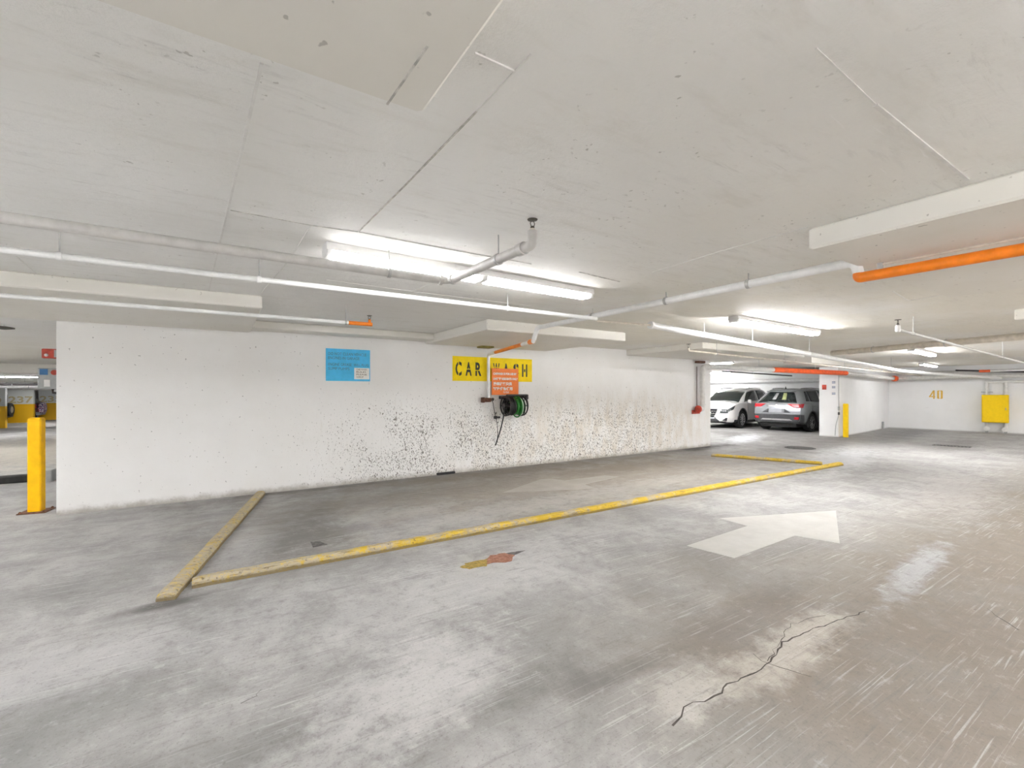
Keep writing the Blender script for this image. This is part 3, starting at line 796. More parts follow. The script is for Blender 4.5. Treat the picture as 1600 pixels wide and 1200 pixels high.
# pipes behind the cars
T = pipe_thing('wall_pipe', 'white pipe along the wall above the two parked cars', [wing(CORN-.55, .8, 2.02), wing(CORN-.55, 12, 2.02)], .09, 'pipe_white', couplings=(.3,))
T = pipe_thing('wall_pipe', 'thin dark pipe over the white parked car', [wing(-.6, 3.6, 2.28), wing(5.0, 3.2, 2.22)], .025, 'dark', hang=(.4,))

# ================================================================== SIGNS ON THE WALL
def wall_pt(px, py, off=0.0): return at_y(px, py, WY-off)
RX = Vector((1, 0, 0)); UP = Vector((0, 0, 1))
def wall_rect(mb, x0, x1, z0, z1, th, y=WY): return mb.box(((x0+x1)/2, y-th/2, (z0+z1)/2), (x1-x0, th, z1-z0))
# blue sign
x0 = wall_pt(509, 570).x; x1 = wall_pt(578, 570).x; z1 = wall_pt(509, 544).z; z0 = wall_pt(509, 595).z
T = thing('wall_sign', 'blue sign painted with faint lettering and a white notice in its corner', 'sign', (x0, WY, z0))
wall_rect(MB(), x0, x1, z0, z1, .008).build('board', 'sign_blue', T)
W = x1-x0; Hh = z1-z0
for k, (tx, wd) in enumerate([('DO NOT CLEAN VEHICLE', .86), ('ENGINES IN GARAGE', .70), ('ENGINE GREASE', .52), ('SUMP PUMPS', .47)]):
    zz = z1-Hh*(.20, .33, .53, .66)[k]
    text_mesh('lettering', tx, Hh*.125, 'ink_grey', T, (x0+W*.05, WY-.0085, zz), RX, UP, .0006, 0, 'LEFT', W*wd)
text_mesh('lettering', 'WILL PLUG', Hh*.115, 'ink_grey', T, (x0+W*.62, WY-.0085, z1-Hh*.53), RX, UP, .0006, 0, 'LEFT', W*.34)
pn = MB(); wall_rect(pn, x0+W*.63, x0+W*.98, z0+Hh*.06, z0+Hh*.42, .006, WY-.008); N = pn.build('paper_notice', 'paper', T)
for k, tx in enumerate(['CAR WASH', 'RULES', 'PLEASE', 'CLEAN UP']):
    text_mesh('notice_print', tx, Hh*.07, 'brownmetal', N, (x0+W*.68, WY-.0145, z0+Hh*(.345-.078*k)), RX, UP, .0004, 0, 'LEFT', W*(.24, .22, .24, .16)[k])
# CAR WASH sign
x0 = wall_pt(707, 575).x; x1 = wall_pt(831, 575).x; z1 = wall_pt(707, 556).z; z0 = wall_pt(707, 595).z
T = thing('wall_sign', 'yellow stencilled CAR WASH sign behind the white down pipe', 'sign', (x0, WY, z0))
wall_rect(MB(), x0, x1, z0, z1, .006).build('board', 'sign_yellow', T)
W = x1-x0; Hh = z1-z0
for ch, px in zip('CARWASH', (716.3, 732, 747.3, 775.3, 790.5, 806, 819.5)):
    cx = wall_pt(px, 575).x; wd = .128 if ch != 'W' else .145
    zb = z0+Hh*.24; hh = Hh*.52
    o = text_mesh('letter', ch, hh/.7, 'ink', T, (cx-wd/2, WY-.0065, zb), RX, UP, .0005, .012, 'LEFT', wd)
    br = MB()
    for fx in ((.5,) if ch in 'CS' else (.30,) if ch in 'R' else (.5,) if ch == 'A' else (.5,)):
        if ch in 'CS': wall_rect(br, cx-.008, cx+.008, zb-.02, zb+hh+.02, .0012, WY-.0065)
        elif ch == 'H': wall_rect(br, cx-.03, cx-.016, zb, zb+hh, .0012, WY-.0065); wall_rect(br, cx+.016, cx+.03, zb, zb+hh, .0012, WY-.0065)
        elif ch == 'A': wall_rect(br, cx-.07, cx+.07, zb+hh*.44, zb+hh*.50, .0012, WY-.0065)
        elif ch == 'R': wall_rect(br, cx-.07, cx+.07, zb+hh*.36, zb+hh*.42, .0012, WY-.0065)
        else: wall_rect(br, cx-.08, cx+.08, zb+hh*.66, zb+hh*.72, .0012, WY-.0065)
    br.build('stencil_bridge', 'sign_yellow', o)
# orange sign
yo = WY-.03
x0 = at_y(768, 590, yo).x; x1 = at_y(809.5, 590, yo).x; z1 = at_y(790, 576, yo).z; z0 = at_y(790, 617, yo).z
T = thing('wall_sign', 'orange notice board with white lettering above the hose reel', 'sign', (x0, yo, z0))
wall_rect(MB(), x0, x1, z0, z1, .012, yo).build('board', 'sign_orange', T)
MB().box(((x0+x1)/2, WY-.015, (z0+z1)/2), ((x1-x0)*.8, .03, .04)).build('mounting_batten', 'wood', T)
W = x1-x0; Hh = z1-z0
for k, (tx, wd) in enumerate([('CARWASH IS FOR USE BY', .88), ('UNIT "S" RESIDENTS ONLY', .92), ('洗車設施只供', .70), ('"S"座住客使用', .72)]):
    text_mesh('lettering', tx, Hh*(.11, .11, .13, .13)[k], 'sign_white', T, (x0+W*.05, yo-.0125, z1-Hh*(.24, .43, .63, .81)[k]), RX, UP, .0006, .003, 'LEFT', W*wd)
text_mesh('lettering', '管理處', Hh*.08, 'sign_white', T, (x0+W*.42, yo-.0125, z1-Hh*.93), RX, UP, .0006, 0, 'LEFT', W*.22)

# faucet valve
fx = at_y(762, 624, WY-.06)
T = thing('wall_valve', 'rusty brown tap valve at the bottom of the white down pipe', 'valve', (fx.x, WY-.06, fx.z))
MB().box((fx.x-.03, WY-.07, fx.z-.01), (.17, .1, .08), 0, .012).build('valve_body', 'brownmetal', T)
MB().lathe([(.02, 0), (.03, .02), (.03, .05), (.015, .06)], (fx.x+.07, WY-.07, fx.z), (1, 0, 0), 10).build('outlet', 'brass', T, True)
MB().box((fx.x-.11, WY-.075, fx.z-.01), (.035, .12, .1), 0, .01).build('lever', 'brownmetal', T)
c0 = Vector((fx.x+.09, WY-.07, fx.z-.03))
hz = [at_y(x, y, WY-.05) for x, y in [(770, 628), (773, 645), (778, 668), (777, 685)]]
tag(MB().tube(fillet([c0]+hz, .2), .006, 6).build('supply_cord', 'black', None, True), 'thin dark cord hanging from the brown tap valve', 'cord')
pc = [at_y(x, y, WY-.01) for x, y in [(768, 628), (762, 650), (780, 649)]]

# hose reel
hc = at_y(803, 634, WY-.24)
T = thing('hose_reel', 'wall mounted hose reel wound with black and green hose', 'hose reel', (hc.x, WY, hc.z))
yc = WY-.25; rr = .185; xw = .27
MB().box((hc.x, WY-.012, hc.z+.16), (.40, .024, .06), 0, .006).build('wall_plate', 'dark', T)
for k in (-1, 1):
    MB().tube([(hc.x+k*.17, WY-.02, hc.z+.17), (hc.x+k*.20, yc, hc.z+.17), (hc.x+k*.20, yc-.12, hc.z+.15)], .016, 8).build('bracket_arm', 'dark', T)
    xx = hc.x+k*xw*.72
    MB().tube([(xx, yc+rr*math.cos(a*math.pi/12), hc.z+rr*math.sin(a*math.pi/12)) for a in range(24)], .014, 8, True).build('flange_ring', 'dark', T, True)
    sp = MB()
    for a in range(3):
        d = Vector((0, math.cos(a*math.pi/3), math.sin(a*math.pi/3)))*rr
        sp.tube([Vector((xx, yc, hc.z))-d, Vector((xx, yc, hc.z))+d], .009, 6)
    sp.build('spoke', 'dark', T)
MB().box((hc.x+.02, yc-.06, hc.z+.205), (.46, .05, .035), 0, .008).build('top_bar', 'dark', T)
MB().box((hc.x+.25, yc-.06, hc.z+.17), (.05, .07, .10), 0, .01).build('handle_bracket', 'dark', T)
MB().cyl((hc.x-.24, yc, hc.z), (hc.x+.24, yc, hc.z), .05, 14).build('drum', 'dark', T, True)
def coil(xa, xb, r0, turns, mat, name, hr):
    pts = []; n = int(turns*20)
    for i in range(n+1):
        a = 2*math.pi*turns*i/n; r = r0+.012*math.sin(a*.37)
        pts.append((xa+(xb-xa)*i/n, yc+r*math.cos(a), hc.z-.01+r*math.sin(a)))
    return MB().tube(pts, hr, 7).build(name, mat, T, True)
coil(hc.x-.17, hc.x-.03, .155, 5, 'black', 'black_hose', .015)
coil(hc.x-.16, hc.x-.04, .125, 4, 'black', 'black_hose', .015)
coil(hc.x-.02, hc.x+.17, .150, 8, 'hosegreen', 'green_hose', .012)
coil(hc.x-.02, hc.x+.16, .125, 7, 'hosegreen', 'green_hose', .012)
coil(hc.x+.10, hc.x+.20, .175, 1.6, 'black', 'black_hose', .012)
MB().tube([(hc.x+.06, yc+.19*math.cos(a*math.pi/12), hc.z-.02+.2*math.sin(a*math.pi/12)) for a in range(24)], .014, 8, True).build('green_loop', 'hosegreen', T, True)
MB().tube([(hc.x+.085, yc+.19*math.cos(a*math.pi/12), hc.z-.02+.19*math.sin(a*math.pi/12)) for a in range(24)], .007, 6, True).build('white_strap', 'pipe_white', T, True)
hp = [at_y(x, y, WY-.3) for x, y in [(789, 640), (786, 655), (782, 672), (774, 696)]]
MB().tube(fillet(hp, .3), .013, 8).build('hanging_hose', 'black', T, True)
nz = at_y(781, 652, WY-.2); MB().lathe([(.02, 0), (.02, .06), (.03, .07), (.03, .12)], nz, (-1, 0, 0), 10).build('nozzle', 'dark', T, True)
# dark stain streak below the reel
# ================================================================== KERBS OF THE BAY
def kerb(label, a, b, wdt=.17, hgt=.075):
    d = Vector((b.x-a.x, b.y-a.y, 0)); L = d.length; ang = math.atan2(d.y, d.x)
    t = thing('parking_kerb', label, 'kerb', (a.x, a.y, 0), ang, 'yellow kerbs of the wash bay')
    prof = [(-wdt/2, 0), (-wdt/2, hgt*.36), (-wdt/2+.006, hgt*.40), (-wdt/2+.006, hgt*.46), (-wdt/2+.002, hgt*.5), (-wdt/2+.006, hgt*.72), (-wdt/2+.032, hgt),
            (wdt/2-.032, hgt), (wdt/2-.006, hgt*.72), (wdt/2-.002, hgt*.5), (wdt/2-.006, hgt*.46), (wdt/2-.006, hgt*.40), (wdt/2, hgt*.36), (wdt/2, 0)]
    n = max(2, int(L/.12)); rnd = random.Random(len(label)); mb = MB(); m = len(prof)
    st = [0, .0, .02]+[L*i/n for i in range(1, n)]+[L-.02, L, L]
    st = [0, .025]+[L*i/n for i in range(1, n)]+[L-.025, L]
    for i, x in enumerate(st):
        e = (i in (0, len(st)-1)); jy = rnd.uniform(-.003, .003); jz = rnd.uniform(-.003, .002)
        for (y, z) in prof:
            k = .82 if e else 1; mb.v.append((x, y*(.93 if e else 1)+jy, max(0, z*k+(jz if z > .02 else 0))))
    for i in range(len(st)-1):
        for j in range(m):
            j2 = (j+1) % m; mb.f.append((i*m+j, i*m+j2, (i+1)*m+j2, (i+1)*m+j))
    mb.f.append(tuple(range(m))); mb.f.append(tuple((len(st)-1)*m+j for j in range(m-1, -1, -1)))
    with local_space():
        mb.build('kerb_beam', 'kerb_yellow', t)
    return t
a = at_z(300, 918, 0); b = at_z(1316, 727, 0); ym = (a.y+b.y)/2
kerb('long yellow kerb beam along the open side of the wash bay', Vector((a.x, a.y+.03, 0)), Vector((b.x, b.y+.03, 0)), .12, .065)
a = at_z(258, 939, 0); b = at_z(408, 767, 0)
kerb('worn yellow kerb beam slanting from the wall at the left end of the bay', Vector((a.x, a.y, 0)), Vector((b.x-.02, WY-.06, 0)), .125, .055)
a = at_z(1112, 713, 0); b = at_z(1290, 727, 0)
kerb('short yellow kerb beam closing the far right end of the bay', Vector((a.x, a.y, 0)), Vector((b.x, b.y+.06, 0)), .12, .065)

# ================================================================== BOLLARDS, BOXES
def bollard(label, x, y, h, w_, rz, mat='yellow', plate=True):
    t = thing('bollard', label, 'bollard', (x, y, 0), rz)
    with local_space():
        MB().box((0, 0, h/2), (w_, w_, h), 0, .012).build('post', mat, t)
        MB().box((0, 0, h+.002), (w_-.02, w_-.02, .008), 0, .003).build('cap', mat, t)
        if plate:
            MB().box((0, 0, .006), (w_*2.1, w_*2.1, .012), 0, .003).build('base_plate', 'steel_plate', t)
            for sx in (-1, 1):
                for sy in (-1, 1): MB().lathe([(.014, 0), (.014, .012), (.006, .02)], (sx*w_*.85, sy*w_*.85, .012), (0,0,1), 6).build('bolt', 'steel_plate', t)
    return t
bp = at_z(54.5, 801, 0)
bollard('tall yellow square bollard with rusty base plate beside the left end of the wall', bp.x, bp.y+.06, 1.17, .128, R(-8))
bp = wing(.12, -.17); bollard('thin yellow bollard standing before the white wall end near the parked cars', bp.x, bp.y, 1.10, .13, WA, 'yellow_panel', False)

# signs and cable on the end of wall_right
T = tag(MB().box(wing(-.008, .40, 1.5+7*15.2/711), (.016, .12, .16), WA).build('small_sign', 'red'), 'small dark red sign plate on the white wall end', 'sign')
for k, py in enumerate((597.5, 605, 615)):
    z = 1.5+(HORY-py)*15.1/711
    t = thing('small_sign', ('upper', 'middle', 'lower')[k]+' of three small white notices on the white wall end', 'sign', tuple(wing(-.006, .13, z)), WA)
    MB().box(wing(-.006, .13, z), (.012, .13, (.10, .07, .12)[k]), WA).build('plate', 'paper', t)
    for j in range(2): MB().box(wing(-.0125, .13, z+.02-.04*j), (.002, .10, .022), WA).build('print', 'ink_grey', t)
cab = [wing(-.01, -.012, 2.05), wing(-.01, -.012, 1.25), wing(-.03, -.02, .95), wing(-.02, -.02, .75), wing(-.05, .06, .4), wing(-.05, .08, .05)]
T = thing('conduit_cable', 'thin grey cable running down the corner of the white wall end', 'cable', tuple(cab[-1]))
MB().tube(fillet(cab, .1), .011, 6).build('cable', 'box_grey', T, True)
MB().box(wing(-.03, -.02, .95), (.05, .05, .12), WA, .006).build('junction', 'box_grey', T)
MB().box(wing(-.03, -.02, .78), (.04, .05, .09), WA, .006).build('plug', 'dark', T)

# number 40 on the end wall (stencil digits)
def end_wall_pt(px, py):
    d = ray(px, py); o = Vector((0, 0, H)); nrm = -E1; p = wing(CORN, 0)
    t = (p-o).dot(nrm)/d.dot(nrm); return o+d*t
q0 = end_wall_pt(1451.5, 623); q1 = end_wall_pt(1473, 610)
Wd = (Vector((q1.x, q1.y, 0))-Vector((q0.x, q0.y, 0))).length; Hd = q1.z-q0.z
def endbox(u0, u1, v0, v1, name='digit_stroke', mat='number_yellow', parent=WE):
    c = q0 + (-E2)*((u0+u1)/2*Wd) + Vector((0, 0, (v0+v1)/2*Hd)); 
    return MB().box((c.x-E1.x*.002, c.y-E1.y*.002, c.z), (.006, abs(u1-u0)*Wd, (v1-v0)*Hd), WA).build(name, mat, parent)
endbox(.30, .42, 0, .19); endbox(.30, .42, .32, 1.0); endbox(.0, .46, .19, .31)
dg = MB(); A = q0+(-E2)*(.02*Wd)+Vector((0,0,.31*Hd)); B = q0+(-E2)*(.30*Wd)+Vector((0,0,1.0*Hd)); tt = (-E2)*(.12*Wd); nn = -E1*.005
dg.add([A, A+tt, B+tt, B, A+nn, A+tt+nn, B+tt+nn, B+nn], [(0,1,2,3),(4,7,6,5),(0,4,5,1),(1,5,6,2),(2,6,7,3),(3,7,4,0)]); dg.build('digit_stroke', 'number_yellow', WE)
endbox(.60, .74, .04, .96); endbox(.86, 1.0, .04, .96); endbox(.66, .77, .90, 1.0); endbox(.83, .94, .90, 1.0); endbox(.66, .77, 0, .1); endbox(.83, .94, 0, .1)

# yellow valve guard cabinet with pipes on the end wall
c0 = end_wall_pt(1536, 660); c1 = end_wall_pt(1581, 617)
wd = (Vector((c1.x, c1.y, 0))-Vector((c0.x, c0.y, 0))).length*.93; zb = c0.z+.02; zt = c1.z
cc = (c0+c1)/2; CB = Vector((cc.x, cc.y, 0))+E2*.03
def cb(a, b, z): return CB - E1*a + E2*b + Vector((0, 0, z))
T = thing('valve_cabinet', 'yellow metal cabinet mounted over pipes on the white end wall', 'cabinet', tuple(cb(0, 0, zb)), WA)
MB().box(cb(.24, 0, (zb+zt)/2), (.20, wd, zt-zb), WA, .012).build('body', 'yellow_panel', T)
MB().box(cb(.345, 0, (zb+zt)/2), (.012, wd-.04, zt-zb-.04), WA, .005).build('door', 'yellow_panel', T)
MB().box(cb(.356, -wd*.40, (zb+zt)/2), (.014, .02, .09), WA, .004).build('handle', 'rod', T)
T = thing('riser_pipes', 'white riser and header pipes rising behind the yellow cabinet', 'pipe', tuple(cb(.085, 0, 0)), WA)
for b in (.22, -.25):
    MB().tube([cb(.085, b, .16), cb(.085, b, 1.86)], .052, 14).build('riser', 'pipe', T, True)
    ring(T, cb(.085, b, zt+.07), (0,0,1), .050, .05, 'pipe', 'flange')
    MB().tube(fillet([cb(.085, b, .30), cb(.085, b, .17), cb(.30, b, .15)], .1), .052, 14).build('lower_bend', 'pipe', T, True)
    MB().lathe([(.07, 0), (.085, .01), (.085, .04), (.07, .05)], cb(.28, b, .15), -E1, 14).build('foot_flange', 'pipe', T, True)
    MB().box(cb(.16, b, .05), (.08, .08, .1), WA).build('support_foot', 'box_grey', T)
MB().tube([cb(.085, .28, 1.86), cb(.085, -3.2, 1.86)], .055, 14).build('header', 'pipe', T, True)
MB().box(cb(.085, .22, zt+.1), (.1, .3, .03), WA).build('brace', 'rod', T)
sp = wing(CORN-.9, -.05, .1)
tag(MB().box(tuple(wing(CORN-1.1, -.04, .16)), (.07, .06, .28), WA, .01).build('wall_outlet', 'box_grey'), 'small grey outlet low on the wall near the corner', 'outlet')

# ================================================================== LEFT BACKGROUND
cx = -2.36
struct('column', MB().box((cx+.3, 11.3, ZC/2), (.6, .6, ZC)), 'white_wall', 'white column behind the left end of the wall')
kb = thing('ramp_kerb', 'low dark kerb crossing behind the tall yellow bollard', 'kerb', (-4.5, 10.72, 0))
MB().box((-5.2, 10.75, .06), (5.6, .16, .125), 0, .02).build('kerb_beam', 'concrete_dark', kb)
MB().box((-2.48, 10.68, .09), (.2, .26, .2), 0, .01).build('end_block', 'box_grey', kb)
al = thing('alarm_box', 'small red alarm box mounted high beside the wall end', 'alarm', (cx-.12, 11.1, 2.1))
zA = 1.5+(HORY-553)*8/711
MB().box((cx-.14, 11.05, zA), (.22, .12, .165), 0, .01).build('body', 'red', al)
MB().box((cx-.06, 10.985, zA), (.06, .012, .13)).build('label_plate', 'box_grey', al)
MB().lathe([(.028, 0), (.022, .03)], (cx-.19, 10.99, zA-.03), (0,-1,0), 10).build('button', 'sign_white', al, True)
ct = thing('control_box', 'grey electrical box with blue and red labels under the red alarm box', 'box', (cx-.13, 11.1, 1.55))
zB = 1.5+(HORY-592)*8/711; hB = 32*8/711
MB().box((cx-.15, 11.05, zB), (.28, .2, hB), 0, .01).build('body', 'box_grey', ct)
MB().box((cx-.21, 10.945, zB+hB*.32), (.10, .008, .10)).build('blue_label', 'blue_label', ct)
MB().lathe([(.045, 0), (.045, .008)], (cx-.08, 10.95, zB+hB*.3), (0,-1,0), 14).build('red_label', 'red', ct)
MB().box((cx-.17, 10.945, zB-hB*.22), (.075, .008, .12)).build('white_label', 'paper', ct)
MB().tube([(cx-.12, 11.05, zB-hB/2+.01), (cx-.12, 11.05, zB-hB/2-.06), (cx+.05, 11.1, zB-hB/2-.1)], .02, 8).build('gland', 'dark', ct)
# sprinkler under the ceiling at the left edge
sp = at_z(5, 512, 2.36)
T = pipe_thing('sprinkler_pipe', 'short pipe stub with a dark sprinkler at the left picture edge', [(sp.x-1.6, sp.y+.3, 2.40), (sp.x, sp.y, 2.40), (sp.x, sp.y, 2.37)], .016, 'pipe', .02, hang=(.3,))
MB().lathe([(.02, .0), (.11, .015), (.11, .03), (.03, .045)], (sp.x, sp.y, 2.335), (0,0,1), 16).build('guard_disc', 'brass', T, True)
# piers with bay numbers
def pier(x0, x1, y, num, label, zf=-.3):
    t = thing('numbered_pier', label, 'pier', ((x0+x1)/2, y, zf))
    MB().box(((x0+x1)/2, y+.13, (zf+2.16)/2), (x1-x0, .26, 2.16-zf)).build('pier_body', 'pier', t)
    if num: text_mesh('bay_number', num, .52, 'number_tan', t, ((x0+x1)/2-.50, y-.003, .86), RX, UP, .002, .012, 'LEFT', 1.0)
    return t
def on_floor(px, py): return at_z(px, py, -.3)
a = on_floor(-26, 669); b = on_floor(8, 669); pier(b.x-1.25, b.x, b.y, '239', 'nearest numbered pier, yellow below, cut by the left picture edge')
a = on_floor(19, 660); b = on_floor(52.5, 660); pier(a.x, b.x, b.y, '237', 'white and yellow pier numbered 237')
a = on_floor(66, 655.5); b = on_floor(98, 655.5); pier(a.x, b.x, b.y, '235', 'yellow and white pier half hidden by the wall end')
for k, (y, z, r, mt, lb) in enumerate([(21.5, 2.05, .05, 'pipe_grey', 'grey pipe nearest the left ramp bulkhead'), (24.5, 1.92, .07, 'pipe', 'thick pale pipe crossing above the far piers'), (27.5, 1.80, .04, 'dark', 'dark thin pipe crossing above the far piers'), (29.5, 1.72, .06, 'pipe_white', 'lowest white pipe crossing above the far piers'), (34, 1.66, .07, 'pipe_grey', 'grey pipe touching the tops of the far piers')]):
    pipe_thing('ceiling_pipe', lb, [(-13.5, y, z), (1.0, y, z)], r, mt, hang=(.42, .5), ztop=2.16 if y > 23 else ZC)

# ================================================================== CARS
def cr(p0, p1, p2, p3, t):
    return ((p1*2) + (p2-p0)*t + (p0*2-p1*5+p2*4-p3)*t*t + (p1*3-p0-p2*3+p3)*t*t*t)*.5
class Hull:
    """car skin: stations from rear to front, each a half section from underside to roof centre"""
    def __init__(s, st):
        s.P = []
        for (xl, xb, xr, w_, zb, zm, zbelt, zr, wr) in st:
            s.P.append([Vector(q) for q in [
                (xl, 0, zb), (xl, w_*.86, zb), (xl, w_*.97, zb+.12), (xl, w_, zm), (xb, w_*.975, zbelt), (xb, w_*.93, zbelt+.04),
                (xr, wr, zr-.05), (xr, wr*.72, zr-.005), (xr, 0, zr+.02)]])
        s.ns = len(st); s.nj = 9
    def ev(s, u, v):
        u = min(max(u, 0), s.ns-1-1e-6); v = min(max(v, 0), s.nj-1-1e-6)
        i = int(u); j = int(v); a = u-i; b = v-j
        def row(ii):
            ii = min(max(ii, 0), s.ns-1); r = s.P[ii]
            g_ = lambda k: r[min(max(k, 0), s.nj-1)]
            m1 = g_(j-1) if j > 0 else Vector((r[0].x, -r[1].y, r[1].z)); 
            p3 = g_(j+2) if j+2 < s.nj else Vector((r[-2].x, -r[-2].y, r[-2].z))
            return cr(m1, g_(j), g_(j+1), p3, b) * .55 + g_(j).lerp(g_(j+1), b)*.45
        return cr(row(i-1), row(i), row(i+1), row(i+2), a)*.7 + row(i).lerp(row(i+1), a)*.3
    def nrm(s, u, v):
        e = .02; a = s.ev(u+e, v)-s.ev(u-e, v); b = s.ev(u, v+e)-s.ev(u, v-e); n = b.cross(a)
        n = n.normalized() if n.length > 1e-9 else Vector((0,0,1))
        return n if n.y >= -1e-3 else -n
    def cap(s, v, k, front=False, bulge=.06):
        p = s.ev(s.ns-1 if front else 0, v); q = Vector((p.x, p.y*k, p.z)); q.x += (bulge if front else -bulge)*(1-abs(k)**2.2)
        return q
    def body(s, su=5, sv=4):
        mb = MB(); nu = (s.ns-1)*su+1; nv = (s.nj-1)*sv+1
        for side in (1, -1):
            o = len(mb.v)
            for i in range(nu):
                for j in range(nv):
                    p = s.ev(i/su, j/sv); mb.v.append((p.x, p.y*side, p.z))
            for i in range(nu-1):
                for j in range(nv-1):
                    a = o+i*nv+j; mb.f.append((a, a+nv, a+nv+1, a+1))
        for fr in (False, True):
            ks = [-1, -.85, -.65, -.4, -.15, .15, .4, .65, .85, 1]; o = len(mb.v)
            for j in range(nv):
                for k in ks: mb.v.append(tuple(s.cap(j/sv, k, fr)))
            m = len(ks)
            for j in range(nv-1):
                for i in range(m-1):
                    a = o+j*m+i; mb.f.append((a, a+1, a+m+1, a+m))
        return mb
    def side_patch(s, u0, u1, v0, v1, side, off=.006, n=8, u0t=None, u1t=None):
        """patch on a flank; u0t/u1t are the bounds at the top edge"""
        u0t = u0 if u0t is None else u0t; u1t = u1 if u1t is None else u1t; mb = MB()
        for a in range(n+1):
            for b in range(n+1):
                tv = b/n; v = v0+(v1-v0)*tv; ua = u0+(u0t-u0)*tv; ub = u1+(u1t-u1)*tv; u = ua+(ub-ua)*a/n
                p = s.ev(u, v)+s.nrm(u, v)*off; mb.v.append((p.x, p.y*side, p.z))
        for a in range(n):
            for b in range(n):
                q = a*(n+1)+b; mb.f.append((q, q+1, q+n+2, q+n+1))
        return mb
    def cap_patch(s, v0, v1, k0, k1, front=False, off=.008, n=8, k0t=None, k1t=None):
        k0t = k0 if k0t is None else k0t; k1t = k1 if k1t is None else k1t; mb = MB()
        for a in range(n+1):
            for b in range(n+1):
                tv = b/n; v = v0+(v1-v0)*tv; ka = k0+(k0t-k0)*tv; kb_ = k1+(k1t-k1)*tv; k = ka+(kb_-ka)*a/n
                p = s.cap(v, k, front); p.x += off if front else -off; mb.v.append(tuple(p))
        for a in range(n):
            for b in range(n):
                q = a*(n+1)+b; mb.f.append((q, q+1, q+n+2, q+n+1))
        return mb
    def top_patch(s, u0, u1, v0, off=.006, n=8):
        mb = MB(); vs = [v0+(8-v0)*i/n for i in range(n+1)]
        cols = [(v, 1) for v in vs]+[(v, -1) for v in vs[::-1][1:]]
        for a in range(n+1):
            u = u0+(u1-u0)*a/n
            for v, sd in cols:
                p = s.ev(u, v); nn = s.nrm(u, min(v, 7.9)); p = p+Vector((nn.x, 0, abs(nn.z)))*off; mb.v.append((p.x, p.y*sd, p.z))
        m = len(cols)
        for a in range(n):
            for b in range(m-1):
                q = a*m+b; mb.f.append((q, q+1, q+m+1, q+m))
        return mb

def thicken(o, t=.008):
    md = o.modifiers.new('thickness', 'SOLIDIFY'); md.thickness = t; md.offset = 0
    return o
def wheel(parent, x, y, r, side, wd=.225, rim='rim', n_sp=10):
    with local_space():
        ax = (0, side, 0); c = Vector((x, y-side*wd, r))
        t = MB().lathe([(r*.62, .0), (r*.93, .0), (r, .03), (r, wd-.03), (r*.94, wd-.003), (r*.68, wd), (r*.66, wd-.02)], c, ax, 28).build('tyre', 'tyre', parent, True)
        k = MB().lathe([(r*.67, wd-.05), (r*.67, wd-.004), (r*.62, wd-.004), (r*.60, wd-.05), (.02, wd-.06)], c, ax, 28).build('wheel_rim', rim, parent, True)
        sp = MB(); cc = c+Vector(ax)*(wd-.02)
        for i in range(n_sp):
            a = 2*math.pi*i/n_sp; d = Vector((math.cos(a), 0, math.sin(a)))
            sp.tube([cc+d*.05, cc+d*r*.62], .016, 6)
        sp.lathe([(.06, -.02), (.06, .012), (.03, .018)], cc, ax, 12)
        sp.build('spokes', rim, k, True)
        bk = MB().lathe([(r*.6, wd-.075), (r*.6, wd-.065)], c, ax, 20).build('brake_disc', 'dark', k)

